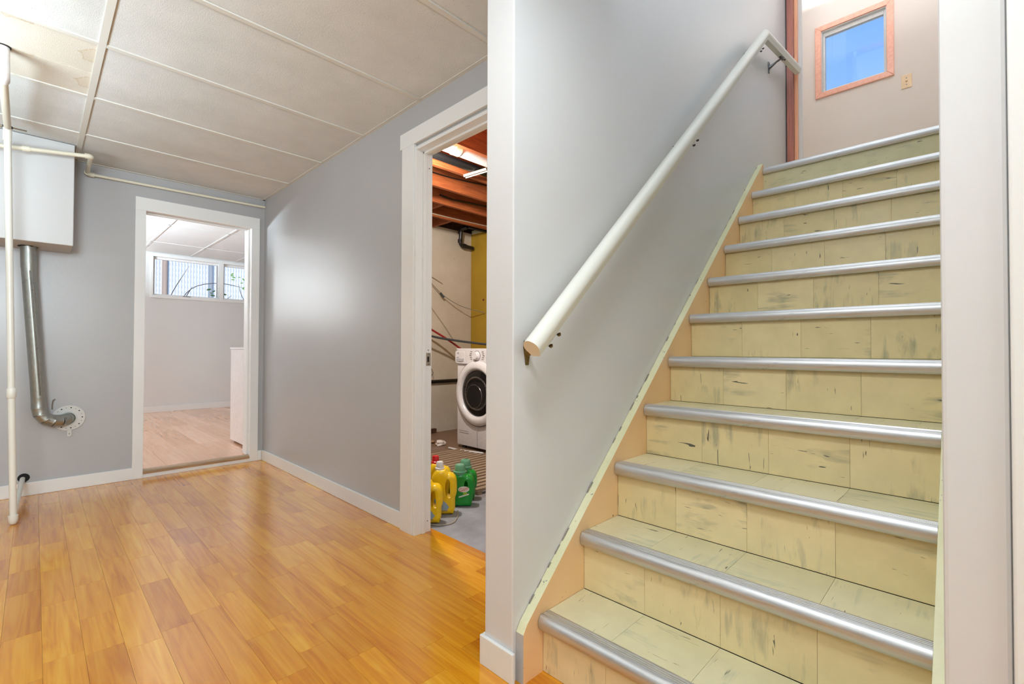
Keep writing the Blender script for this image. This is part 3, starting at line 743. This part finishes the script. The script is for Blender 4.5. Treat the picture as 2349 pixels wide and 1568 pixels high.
b = BM(); lathe(b, [(0, -.002), (.047, -.002), (.047, .006), (.040, .014), (.037, .034), (.033, .038), (0, .038)], (WX-.004, 3.475, .928), (-1, 0, 0), 28); kn = obj('dial', b, 'appliance', wsh, smooth=True)
b = BM(); lathe(b, [(.047, 0), (.051, 0), (.051, .004), (.047, .004)], (WX-.006, 3.475, .928), (-1, 0, 0), 28, True); obj('dial_ring', b, 'ink', kn)
for k in range(5):
    for s_ in (-1, 1):
        zz = .968-.018*k; yy = 3.475+s_*(.085+.006*(2-abs(k-2)))
        box_part('print_mark', 'ink', (WX-.0105, WX-.0085, yy-.014, yy+.014, zz-.0018, zz+.0018), wsh)
# door: outer ring (raised), inner bezel, dark glass dome
b = BM(); lathe(b, [(.318, 0), (.316, .018), (.300, .034), (.262, .044), (.246, .040), (.228, .022), (.222, .004), (.222, 0)], (WX+.006, cy_, cz_), (-1, 0, 0), 56)
dn = obj('door', b, 'appliance', wsh, smooth=True)
b = BM(); lathe(b, [(.326, 0), (.326, .003), (.316, .003), (.316, 0)], (WX+.0, cy_, cz_), (-1, 0, 0), 56, True); obj('door_gap', b, 'ink', dn)
b = BM(); lathe(b, [(.226, 0), (.224, .014), (.205, .024), (.15, .030), (.08, .026), (0, .022)], (WX+.006, cy_, cz_), (-1, 0, 0), 48); obj('door_glass', b, 'dark_glass', dn, smooth=True)
b = BM(); lathe(b, [(.168, .0265), (.165, .031), (.155, .033), (.15, .030)], (WX+.006, cy_, cz_), (-1, 0, 0), 48, True); obj('glass_rim', b, 'drum', dn, smooth=True)
b = BM(); lathe(b, [(.118, .0275), (.116, .030), (.112, .030), (.112, .0275)], (WX+.006, cy_+.03, cz_-.03), (-1, 0, 0), 40, True); obj('drum_ring', b, 'drum', dn, smooth=True)
box_part('filter_hatch', 'ink', (WX-.001, WX+.002, 3.61, 3.76, .168, .171), wsh)
box_part('panel_seam', 'appliance_grey', (WX-.001, WX+.002, 3.478, 3.482, .03, .235), wsh)
for (fx, fy) in ((3.12, 3.2), (3.12, 3.75), (3.72, 3.2), (3.72, 3.75)):
    b = BM(); lathe(b, [(0, 0), (.025, 0), (.022, .034), (0, .034)], (fx, fy, -.0125), (0, 0, 1), 12); obj('foot', b, 'black', wsh)

# slatted wooden mat on the laundry floor
mat_ = thing('slatted_mat', (2.45, 3.0, -.0125), 'brown wooden slatted mat on the concrete before the washer', 'mat')
b = BM(); bx(b, -.375, .375, -.020, .020, 0, .020)
sp_ = obj('slat', b, 'slat', mat_, bevel=.002, at=(2.525, 2.47, .008), seg=1)
for k in range(1, 18): copy_part(sp_, mat_, (2.525+random.uniform(-.004, .004), 2.47+.0645*k, .008))
for xm in (2.18, 2.52, 2.86): box_part('batten', 'slat', (xm-.02, xm+.02, 2.45, 3.58, -.0125, .0075), mat_)
# scraps
def scrap(name, loc, s, mat, label, seed):
    random.seed(seed); b = BM()
    bmesh.ops.create_icosphere(b, subdivisions=2, radius=1)
    for v in b.verts:
        k = random.uniform(.6, 1.15); v.co = Vector((v.co.x*s[0]*k, v.co.y*s[1]*k, max(v.co.z, -.6)*s[2]*k))
    mn = min(v.co.z for v in b.verts)
    for v in b.verts: v.co.z -= mn
    return tag(obj(name, b, mat, at=loc), label, 'scrap')
scrap('paper_scrap', (2.98, 3.98, -.0125), (.065, .045, .035), 'paper', 'crumpled white paper scrap on the floor left of the washer', 1)
scrap('paper_scrap', (3.0, 4.18, -.0125), (.03, .09, .018), 'cardboard', 'tan paper strip on the laundry floor behind the white scrap', 2)
scrap('dust_clump', (3.1, 4.35, -.0125), (.03, .03, .012), 'paper', 'small pale lint clump by the laundry wall', 4)
b = BM(); tube(b, arc([(2.94, 3.78, .0), (2.95, 3.6, .0), (3.02, 3.35, .0)], .1), .009, 8); tag(obj('plastic_strip', b, 'white_plastic', smooth=True), 'thin white strip on the floor in front of the washer', 'strip')
cable('floor_cord', [(1.62, 2.36, -.008), (1.60, 2.20, -.008), (1.70, 2.14, -.008), (1.80, 2.22, -.008), (1.86, 2.30, -.008)], .003, 'cable_pale', 'thin pale cord on the concrete before the yellow bottles', rad=.08)

# bottles ----------------------------------------------------------
def jug(name, loc, face, size, mat, label, group, cap_mat, cap_h=.045, deco=None, cap_r=.022, cap_x=-.02):
    """flat handled jug; face = direction its front label looks (deg), local X is width"""
    w, h, dpt = size
    r = thing(name, loc, label, 'bottle', group)
    a = math.radians(face); nx = Vector((math.cos(a), math.sin(a), 0)); xd = Vector((0, 0, 1)).cross(nx)   # width axis, to the right seen from front is +xd
    # seen from the front, right-hand side = xd
    hh = h-cap_h
    out = [(-w*.46, .0), (w*.46, 0), (w*.5, .015), (w*.5, hh*.28), (w*.47, hh*.5), (w*.45, hh*.78), (w*.40, hh*.86), (min(w*.36, max(w*.05, cap_x+cap_r*1.15)), hh*.955), (cap_x+cap_r*.9, hh), (cap_x-cap_r*.9, hh), (-w*.42, hh*.90), (-w*.45, hh*.82), (-w*.48, hh*.5), (-w*.5, hh*.28), (-w*.5, .015)]
    hole = ell(w*.25, hh*.60, w*.095, hh*.17, 20, 2.6)
    Tm = frame_mtx(loc, xd, (0, 0, 1))
    bev = dpt*.30
    sh = [(x_*(1-2*bev/w), bev + z_*(1-2*bev/hh)) for x_, z_ in out]
    hl = [((x_-w*.25)*1.55+w*.25, (z_-hh*.60)*1.28+hh*.60) for x_, z_ in hole]
    mesh_part('body', curve_plate(sh, [hl], dpt/2-bev, bev), mat, r, Tm, True)
    c0 = Vector(loc) + xd*cap_x + Vector((0, 0, hh-.008))
    b = BM(); lathe(b, [(0, 0), (cap_r*1.25, 0), (cap_r*1.3, .016), (cap_r*1.05, .020), (cap_r, cap_h), (cap_r*.85, cap_h+.008), (0, cap_h+.008)], c0, (0, 0, 1), 20)
    obj('cap', b, cap_mat, r, smooth=True)
    f = lambda x_, z_, d_=0: Vector(loc)+xd*x_+Vector((0, 0, z_))+nx*(dpt/2+.0006+d_)
    def patch(nm, pts, m_):
        b = BM(); A = [b.verts.new(f(*p)) for p in pts]; B = [b.verts.new(f(*p, d_=-.002)) for p in pts]; n = len(pts)
        b.faces.new(A); b.faces.new(B[::-1])
        for i in range(n): b.faces.new((A[i], B[i], B[(i+1) % n], A[(i+1) % n]))
        return obj(nm, b, m_, r)
    def words(s, x_, z_, sz, m_, tilt=0):
        M4 = frame_mtx(f(x_, z_), xd*math.cos(tilt)+Vector((0, 0, 1))*math.sin(tilt), Vector((0, 0, 1))*math.cos(tilt)-xd*math.sin(tilt))
        return mesh_part('lettering', text_mesh(s, sz), m_, r, M4)
    if deco: deco(patch, words, w, hh)
    return r
def deco_yellow(patch, words, w, hh):
    patch('foam_print', [(-.05, .035), (.025, .030), (.040, .048), (.020, .075), (-.01, .098), (-.05, .10)], 'label_blue')
    patch('foam_line', [(-.05, .026), (.028, .024), (.030, .028), (-.05, .031)], 'ink')
    for k in range(4): patch('print_line', [(-.035, .165-.013*k), (-.012, .165-.013*k), (-.012, .172-.013*k), (-.035, .172-.013*k)], 'label_dark')
def deco_green(patch, words, w, hh):
    patch('swoosh', [(-.02, .060), (.045, .078), (.045, .086), (-.02, .068)], 'label_white')
    patch('lime_patch', [(.005, .080), (.030, .078), (.034, .092), (.012, .098)], 'label_lime')
    patch('label_plate', ell(.012, .113, .036, .019, 16), 'label_white'); words('Gain', .012, .113, .032, 'label_red', .3)
g = 'detergent bottles on the laundry floor'
FZ = -.0125
jug('detergent_bottle', (1.628, 2.280, FZ), 228, (.148, .285, .085), 'yellow_plastic', 'nearest yellow jug, half hidden by the door jamb', g, 'white_plastic', deco=deco_yellow)
jug('detergent_bottle', (1.778, 2.342, FZ), 230, (.150, .315, .088), 'yellow_plastic', 'yellow jug with white cap beside the green bottle', g, 'white_plastic', deco=deco_yellow)
jug('detergent_bottle', (1.855, 2.492, FZ), 230, (.150, .315, .085), 'yellow_plastic', 'yellow jug with a red cap behind the white capped one', g, 'red_plastic')
jug('detergent_bottle', (1.748, 2.612, FZ), 230, (.150, .325, .085), 'yellow_plastic', 'rear yellow jug with white cap by the jamb', g, 'white_plastic')
jug('detergent_bottle', (1.675, 2.44, FZ), 228, (.090, .285, .06), 'blue_white_plastic', 'pale blue white bottle wedged between yellow jugs', g, 'white_plastic', cap_x=-.01)
jug('detergent_bottle', (1.955, 2.372, FZ), 228, (.135, .262, .088), 'green_plastic', 'front green bottle with red and white lettering', g, 'green_cap', cap_h=.05, cap_r=.034, cap_x=-.015, deco=deco_green)
jug('detergent_bottle', (2.05, 2.455, FZ), 228, (.135, .262, .088), 'green_plastic', 'rear green bottle partly behind the lettered one', g, 'green_cap', cap_h=.05, cap_r=.034, cap_x=.0)

# ------------------------------------------------------------------ soffit box, duct, white pipes
bo = struct(box_part('soffit_box', 'box_paint', (-2.3, .171, 4.2, YF, 1.662, ZC-.004), None, .004), 'boxed soffit below the ceiling above the duct', 'soffit')
du = thing('vent_duct', (.03, 4.45, .5), 'galvanised round duct dropping from the soffit and turning into the wall', 'duct')
DR = .0375
b = BM(); tube(b, [(-.036, 4.42, 1.70), (-.031, 4.425, 1.52)], DR+.0018, 28); obj('collar', b, 'galvanised', du, smooth=True)
b = BM(); tube(b, [(-.032, 4.424, 1.53), (.024, 4.45, .66)], DR, 28)
obj('straight_pipe', b, 'galvanised', du, smooth=True)
p0, p1 = Vector((-.032, 4.424, 1.50)), Vector((.024, 4.45, .68)); off = Vector((.004, -DR-.0006, 0))
b = BM(); tube(b, [p0+off, p1+off], .0022, 6); obj('seam', b, 'steel', du)
b = BM(); tube(b, [p0+off+Vector((.005, 0, 0)), p1+off+Vector((.005, 0, 0))], .0012, 6); obj('seam', b, 'dark_metal', du)
E = [(.024, 4.45, .66), (.026, 4.451, .60), (.034, 4.453, .555), (.058, 4.458, .520), (.094, 4.466, .502), (.130, 4.482, .498), (.158, 4.512, .500), (.172, 4.556, .500)]
for i, (a, c) in enumerate(zip(E, E[1:])):
    a, c = Vector(a), Vector(c); d = (c-a).normalized()
    b = BM(); tube(b, [a-d*.004, a+d*.002, c-d*.001, c+d*.004], [DR+.002, DR+.001, DR+.001, DR+.0025], 28); obj('elbow_gore', b, 'galvanised', du, smooth=True)
b = BM(); bmesh.ops.create_icosphere(b, subdivisions=2, radius=.011)
for v in b.verts: v.co = Vector((v.co.x*random.uniform(.8, 1.6), v.co.y*.25, v.co.z*random.uniform(.7, 1.3)))
obj('rust_patch', b, 'rust', du, at=(.150, 4.462, .508))
fl = thing('wall_flange', (.175, YF, .503), 'round perforated metal cover plate where the duct enters the wall', 'cover plate')
holes = []
plate = curve_plate(ell(0, 0, .088, .088, 48), [ell(.046 and .072*math.cos(a), .072*math.sin(a), .0042 if i % 2 == 0 else .0022, .0042 if i % 2 == 0 else .0022, 10) for i, a in enumerate([2*PI*k/18 for k in range(18)])], .0012, .0)
mesh_part('plate', plate, 'disc', fl, frame_mtx((.175, YF-.006, .503), (1, 0, 0), (0, 0, 1)))
b = BM(); lathe(b, [(0, 0), (.086, 0), (.086, .003), (0, .003)], (.175, YF-.001, .503), (0, -1, 0), 40); obj('backing', b, 'dark', fl)
b = BM(); lathe(b, [(.040, 0), (.046, 0), (.046, .006), (.040, .006)], (.172, YF-.008, .500), (0, -1, 0), 32, True); obj('inner_ring', b, 'galvanised', fl, smooth=True)
mesh_part('hanging_tab', curve_plate([(-.011, 0), (.011, 0), (.012, -.040), (.005, -.048), (-.006, -.048), (-.011, -.040)], [ell(0, -.028, .004, .006, 10)], .0015, .0006), 'disc', fl, frame_mtx((.180, YF-.007, .420), (1, 0, 0), (0, 0, 1)))
b = BM(); tube(b, arc([(.092, 4.545, .570), (.090, 4.545, .600), (.096, 4.545, .635), (.106, 4.548, .640)], .01), .0035, 6); obj('strap_end', b, 'steel', fl)
tag(scrap('pipe_gap', (-.036, 4.42, 1.655), (.052, .052, .006), 'dark', '', 9), 'ragged dark hole in the soffit around the duct top', 'hole')

PR = .0155
pp = thing('standing_pipe', (-.071, 3.874, 0), 'white painted pipe standing from floor to ceiling at far left', 'pipe')
top = Vector((-.121, 3.874, 2.235)); bot = Vector((-.072, 3.874, .03))
b = BM(); tube(b, [bot, top], PR, 16); obj('upright', b, 'old_white', pp, smooth=True)
b = BM(); lathe(b, [(0, -.028), (.012, -.026), (.019, -.016), (.021, 0), (.021, .022), (0, .022)], bot, (0, 0, 1), 18); obj('bottom_cap', b, 'old_white', pp, smooth=True)
mid = bot.lerp(top, (.74-.03)/(2.205)); b = BM(); tube(b, [mid-Vector((0, 0, .028)), mid-Vector((0, 0, .022)), mid+Vector((0, 0, .024)), mid+Vector((0, 0, .030))], [.0165, .0205, .0205, .0165], 18); obj('coupling', b, 'old_white', pp, smooth=True)
b = BM(); tube(b, [top-Vector((0, 0, .075)), top-Vector((0, 0, .0))], .0185, 18); obj('coupling', b, 'old_white', pp, smooth=True)
elb = Vector((-.112, 3.07, 2.205))
b = BM(); tube(b, arc([top-Vector((0, 0, .02)), top+Vector((0, 0, .005)), top.lerp(elb, .04)], .02)+[elb], PR, 16); obj('overhead_run', b, 'pipe_cream', pp, smooth=True)
b = BM(); tube(b, arc([top.lerp(elb, .94), elb, (-.114, 3.05, 2.345)], .03), .022, 18); obj('ceiling_coupling', b, 'white_plastic', pp, smooth=True)
b = BM(); lathe(b, [(0, 0), (.027, 0), (.027, .003), (0, .003)], (-.114, 3.05, ZC-.0005), (0, 0, -1), 14); obj('ceiling_hole', b, 'dark', pp)
b = BM(); tube(b, [(-.072, 3.885, .045), (-.044, YF+.02, .119)], .0135, 14); obj('floor_run', b, 'old_white', pp, smooth=True)
b = BM(); lathe(b, [(0, 0), (.030, 0), (.028, .002), (0, .002)], (-.040, YF-.0002, .122), (0, -1, 0), 14); o = obj('hole_rim', b, 'dark', pp)
cl2 = empty('clamp', (-.12, 3.9, 2.26)); cl2.parent = pp; cl2.location = Vector((-.12, 3.9, 2.26)) - wloc(pp)
b = BM(); lathe(b, [(.017, -.006), (.021, -.006), (.021, .006), (.017, .006)], top+Vector((0, 0, .004)), (0, 0, 1), 18, True); obj('ring', b, 'dark_metal', cl2)
b = BM(); tube(b, [top+Vector((.02, 0, .006)), top+Vector((.075, .02, .012))], .004, 6); tube(b, [top+Vector((-.02, 0, .004)), top+Vector((-.09, -.01, .022))], .004, 6); tube(b, [top+Vector((-.02, 0, -.004)), top+Vector((-.09, -.01, .008))], .003, 6); obj('strap', b, 'steel', cl2)

hp = thing('branch_pipe', (.24, 4.1, 2.24), 'cream painted thin pipe crossing the soffit and following the wall', 'pipe')
r_ = .0125
A0, A1 = Vector((-.6, 4.12, 2.14)), Vector((.245, 4.12, 2.250))
b = BM(); tube(b, [A0, A1], r_, 14); obj('soffit_run', b, 'pipe_cream', hp, smooth=True)
b = BM(); tube(b, arc([A1-Vector((.03, 0, .003)), A1, A1+Vector((0, .035, 0))], .02), r_+.004, 14); obj('elbow', b, 'pipe_cream', hp, smooth=True)
B1 = Vector((.250, 4.535, 2.246))
b = BM(); tube(b, [A1, B1], r_, 14); obj('depth_run', b, 'pipe_cream', hp, smooth=True)
b = BM(); tube(b, arc([B1-Vector((0, .04, 0)), B1, B1+Vector((.04, 0, 0))], .02), r_+.005, 14); obj('elbow', b, 'pipe_cream', hp, smooth=True)
b = BM(); tube(b, [B1, (1.44, 4.535, 2.262)], r_-.002, 14); obj('wall_run', b, 'pipe_cream', hp, smooth=True)
dA = (A1-A0).normalized(); P_ = A0.lerp(A1, .63)
b = BM(); tube(b, [P_, P_+dA*.010, P_+dA*.03, P_+dA*.035], [.0165, .0175, .0175, .0165], 14); obj('fitting', b, 'pipe_cream', hp, smooth=True)

# ------------------------------------------------------------------ staircase
sc = thing('staircase', (2.1, .51, 0), 'worn cream vinyl stairs with metal nosings rising to the landing', 'stairs')
def stringer(y0, y1, inner):
    lz = lambda x: .172 + (x-1.048)*.905
    pts = [(1.031, 0), (1.031, .146), (1.048, .172), (3.285, lz(3.285)), (3.300, 2.17), (3.300, 1.6), (1.45, 0)]
    b = BM(); prism(b, pts, 1, y0, y1)
    o = obj('stringer', b, ['peach', 'pale_edge', 'grey_wall'], sc)
    for p in o.data.polygons:
        if abs(p.normal.y) < .5 and p.normal.z > .3: p.material_index = 1
        if p.normal.x < -.9: p.material_index = 2
    return o
stringer(YL, YS-.0015, YL)
o = stringer(YR+.0045, YRR, YRR)
for p in o.data.polygons:
    p.material_index = 1
random.seed(21); b = BM(); x = 1.06
while x < 3.27:
    l = random.uniform(.006, .05)
    if random.random() < .4:
        z = .172+(x-1.048)*.905; h = random.uniform(.001, .004); y1 = YS-.0012
        prism(b, [(x, z-.001), (x+l, z-.001+l*.905), (x+l*.7, z+h+l*.7*.905), (x+l*.2, z+h*.8+l*.2*.905)], 1, y1-random.uniform(.001, .005), y1)
    x += l+random.uniform(0, .02)
obj('paint_crack', b, 'steel', sc)['kind'] = 'stuff'
YW = YL-YRR
seams = [YRR+.001] + [YL-.229*k for k in (3, 2, 1)] + [YL-.001]
tp = {}
def tile(nm, mat, dx, dy, dz, at):
    k = (nm, mat, round(dx, 3), round(dy, 3), round(dz, 3))
    if k not in tp:
        b = BM(); bx(b, -dx/2, dx/2, -dy/2, dy/2, -dz/2, dz/2); tp[k] = obj(nm, b, mat, sc, bevel=.0003, at=at, seg=1)
    else: copy_part(tp[k], sc, at)
for i in range(11):
    z0 = 0 if i == 0 else NZ[i-1]; z1 = NZ[i]-.005; rx = NX[i]+.021
    box_part('riser_board', 'dark', (rx+.004, rx+.02, YRR-.002, YL+.002, z0-.01, z1-.01), sc)
    for j, (ya, yb) in enumerate(zip(seams, seams[1:])):
        orient = ((i*3+j) % 2 == 1) if i != 1 else (j == 1 or j == 2)
        tile('riser_tile', 'riser_v' if orient else 'riser_h', .004, yb-ya-.0006, z1-z0-.002, (rx+.002, (ya+yb)/2, (z0+z1)/2))
    if i < 10:
        tx0, tx1 = NX[i]+.02, NX[i+1]+.020
        box_part('tread_board', 'dark', (NX[i]+.004, tx1+.02, YRR-.002, YL+.002, NZ[i]-.034, NZ[i]-.0045), sc)
        for j, (ya, yb) in enumerate(zip(seams, seams[1:])):
            tile('tread_tile', 'tread_v' if (i+j) % 2 else 'tread_h', tx1-tx0-.0015, yb-ya-.0006, .004, ((tx0+tx1)/2, (ya+yb)/2, NZ[i]-.0022))
TN = .042
def nose_prof():
    p = []
    R_ = .012
    p.append((.003, -TN)); p.append((.0, -TN+.004)); p.append((-.0035, -TN*.72)); p.append((-.0042, -TN*.48)); p.append((-.003, -.013)); p.append((0, -.007)); p.append((.004, -.002)); p.append((.009, .0012))
    xg = .013
    for k in range(4):
        p += [(xg, .0016), (xg+.001, -.0004), (xg+.0035, -.0004), (xg+.0045, .0016)]; xg += .0078
    p += [(xg+.003, .0014), (xg+.005, -.0004), (xg+.005, -.004), (.010, -.004), (.005, -.010), (.005, -TN)]
    return p
b = BM(); prism(b, nose_prof(), 1, -YW/2+.002, YW/2-.002)
np_ = obj('nosing', b, 'aluminium', sc, smooth=True, at=(NX[0], (YL+YRR)/2, NZ[0]))
for i in range(1, 11): copy_part(np_, sc, (NX[i], (YL+YRR)/2, NZ[i]))

# landing floor and walls
box_s('floor_landing', 'tread_h', [(NX[-1]+.012, 3.98, YR+.004, YS-.004, 2.0, ZL-.003), (3.98, XWIN, -.6, 1.7, 2.0, ZL-.003)], 'vinyl landing floor at the top of the stairs', 'floor')
wz0, wz1, wy0, wy1 = 3.375, 3.955, .51, .995
box_s('wall_landing_back', 'pink_wall', [(XWIN, XWIN+.12, -.6, wy0, 2.0, 4.6), (XWIN, XWIN+.12, wy1, 1.8, 2.0, 4.6), (XWIN, XWIN+.12, wy0, wy1, 2.0, wz0), (XWIN, XWIN+.12, wy0, wy1, wz1, 4.6)], 'warm white landing wall around the small window', 'wall')
box_s('wall_landing_left', 'pink_wall', [(3.98, XWIN, 1.7, 1.8, 2.0, 4.6), (3.98, 4.04, 1.117, 1.7, 2.72, 4.6)], 'warm white wall on the left of the landing', 'wall')
box_s('wall_landing_right', 'pink_wall', [(3.98, XWIN, -.7, -.6, 2.0, 4.6), (3.98, 4.04, -.6, -.0375, 2.0, 4.6)], 'warm white wall on the right of the landing', 'wall')
# landing window
w2 = struct(empty('window_2', (XWIN, .75, wz0)), 'small window in a glossy pinkish wood frame showing blue sky', 'window')
cw = .052
def mitre(p0, p1, q0, q1):
    pass
def casing_piece(pts):
    b = BM(); prism(b, pts, 0, XWIN-.018, XWIN); return obj('casing_board', b, 'casing_wood', w2, bevel=.004)
oy0, oy1, oz0, oz1 = wy0-cw+.008, wy1+cw-.008, wz0-cw+.008, wz1+cw-.008
iy0, iy1, iz0, iz1 = wy0+.004, wy1-.004, wz0+.004, wz1-.004
casing_piece([(oy0, oz0), (oy1, oz0), (iy1, iz0), (iy0, iz0)])
casing_piece([(oy0, oz1), (iy0, iz1), (iy1, iz1), (oy1, oz1)])
casing_piece([(oy0, oz0), (iy0, iz0), (iy0, iz1), (oy0, oz1)])
casing_piece([(oy1, oz0), (oy1, oz1), (iy1, iz1), (iy1, iz0)])
box_part('reveal', 'white_trim', [(XWIN-.002, XWIN+.10, wy0, wy0+.01, wz0, wz1), (XWIN-.002, XWIN+.10, wy1-.01, wy1, wz0, wz1), (XWIN-.002, XWIN+.10, wy0+.01, wy1-.01, wz0, wz0+.01), (XWIN-.002, XWIN+.10, wy0+.01, wy1-.01, wz1-.01, wz1)], w2)
sash = box_part('sash', 'vinyl_frame', [(XWIN+.03, XWIN+.07, wy0+.01, wy0+.028, wz0+.01, wz1-.01), (XWIN+.03, XWIN+.07, wy1-.028, wy1-.01, wz0+.01, wz1-.01), (XWIN+.03, XWIN+.07, wy0+.028, wy1-.028, wz0+.01, wz0+.03), (XWIN+.03, XWIN+.07, wy0+.028, wy1-.028, wz1-.045, wz1-.01)], w2, .003)
box_part('pane', 'glass', (XWIN+.048, XWIN+.052, wy0+.028, wy1-.028, wz0+.03, wz1-.045), sash)
# switch plate
sw = thing('light_switch', (XWIN, .385, 3.25), 'ivory switch plate on the landing wall right of the window', 'switch')
box_part('plate', 'ivory', (XWIN-.006, XWIN, .352, .420, 3.190, 3.305), sw, .003)
b = BM(); lathe(b, [(0, 0), (.007, 0), (.007, .003), (0, .003)], (XWIN-.006, .386, 3.248), (-1, 0, 0), 14); obj('bezel', b, 'threshold', sw)
box_part('toggle', 'ivory', (XWIN-.016, XWIN-.006, .3825, .3895, 3.246, 3.258), sw, .001)
for z in (3.275, 3.220):
    b = BM(); lathe(b, [(0, 0), (.0045, 0), (.003, .002), (0, .002)], (XWIN-.006, .386, z), (-1, 0, 0), 10); obj('screw', b, 'dark_metal', sw)

# brown door frame at the head of the stairs
d3 = struct(empty('door_3', (3.94, .5, ZL)), 'brown wooden door frame where the stairs reach the landing', 'door frame')
box_part('jamb', 'brown', (3.94, 3.985, .943, YS-.001, ZL, 4.30), d3, .002)
box_part('door_stop', 'lit_brown', (3.955, 3.985, .922, .943, ZL, 4.28), d3, .002)
box_part('jamb_glint', 'white_trim', (3.985, 4.0, .898, .925, ZL, 4.28), d3, .001)  # white strip stands in for the bright reflection along the jamb edge
box_part('gap_seal', 'dark', (3.935, 3.941, YS-.006, YS-.001, ZL, 4.30), d3)
box_part('jamb', 'brown', (3.94, 3.985, YR+.004, .085, ZL, 4.30), d3, .002)
box_part('head_jamb', 'brown', (3.94, 3.985, .085, .943, 4.25, 4.30), d3, .002)

# ------------------------------------------------------------------ handrail
hr = thing('handrail', (1.03, .915, 1.0), 'white painted handrail climbing the stair wall and levelling at the top', 'handrail')
HW, HY = .0275, .915
def rail_ring(bm, c, d, mitre_d=None):
    """profile: round top, flat bottom; c centre, d direction in XZ; mitre_d = plane normal"""
    d = Vector(d).normalized(); n = Vector((-d.z, 0, d.x)); m = Vector(mitre_d).normalized() if mitre_d else d
    prof = []
    for k in range(15):
        a = math.radians(-38+k*(256/14)); prof.append((math.cos(a)*HW, math.sin(a)*HW+.002))
    prof = prof + [(-.015, -.030), (.015, -.030)]
    vs = []
    for (y_, n_) in prof:
        p = Vector(c)+Vector((0, -y_, 0))+n*n_
        s = (Vector(c)-p).dot(m)/d.dot(m); vs.append(bm.verts.new(p+d*s))
    return vs
P0, P1, P2 = Vector((1.012, HY, 1.000)), Vector((3.165, HY, 2.955)), Vector((3.925, HY, 3.062))
da, db = (P1-P0).normalized(), (P2-P1).normalized()
b = BM(); ra = rail_ring(b, P0, da); rb = rail_ring(b, P1, da, (da+db)); rb2 = rail_ring(b, P1, db, (da+db)); rc = rail_ring(b, P2, db)
n = len(ra); b.faces.new(ra[::-1])
for k in range(n): b.faces.new((ra[k], ra[(k+1) % n], rb[(k+1) % n], rb[k]))
obj_r = None
for k in range(n): b.faces.new((rb2[k], rb2[(k+1) % n], rc[(k+1) % n], rc[k]))
b.faces.new(rc)
bmesh.ops.remove_doubles(b, verts=b.verts[:], dist=.0015)
obj('rail', b, 'old_white', hr, smooth=True)
def bracket(p, mat, dirv):
    """p: rail centre point above the bracket"""
    d = Vector(dirv).normalized(); n = Vector((-d.z, 0, d.x)); und = p - n*.031
    r = empty('bracket', p); r.parent = hr; r.location = p - wloc(hr)
    wz = p.z-.062; X_ = p.x
    b = BM(); prism(b, [(X_-.013, wz+.030), (X_+.013, wz+.030), (X_+.016, wz+.010), (X_+.008, wz-.03), (X_+.006, wz-.046), (X_-.006, wz-.046), (X_-.008, wz-.03), (X_-.016, wz+.010)], 1, YS-.006, YS-.0005)
    obj('wall_plate', b, mat, r, bevel=.0015)
    b = BM(); tube(b, arc([(X_, YS-.004, wz-.006), (X_, YS-.03, wz-.002), (und.x, HY+.006, und.z-.010), (und.x, HY, und.z)], .02, 4), [.012]+[.009]*5+[.007]*4+[.007, .007], 10) if False else tube(b, [(X_, YS-.004, wz-.008), (X_, YS-.024, wz+.0), ((X_+und.x)/2, HY+.03, (wz+und.z)/2+.0), (und.x, HY+.004, und.z-.006), (und.x, HY, und.z)], [.013, .009, .0065, .007, .010], 10)
    obj('arm', b, mat, r, smooth=True)
    b = BM(); q = [und-d*.032, und+d*.032]
    tube(b, [q[0]-n*.002, q[1]-n*.002], .0075, 8); obj('saddle', b, mat, r, smooth=True)
    for s in (-1, 1):
        b = BM(); lathe(b, [(0, 0), (.007, 0), (.0055, .006), (0, .008)], und+d*(.026*s)-n*.009+Vector((0, -.012, 0)), tuple(-n), 10); obj('screw', b, 'bronze' if mat == 'bronze' else 'dark_metal', r, smooth=True)
bracket(P0+da*.085, 'bronze', da)
bracket(P0.lerp(P1, .50), 'dark_metal', da)
bracket(P0.lerp(P1, .945), 'dark_metal', da)
bracket(P1.lerp(P2, .47), 'dark_metal', db)

# casing board at the right edge of the stair opening
box_s('trim_1', 'white_trim', [(XP-.034, XP-.010, -.14, -.0378, 0, 2.33)], 'white casing board at the right edge beside the stairs', 'trim', .003)
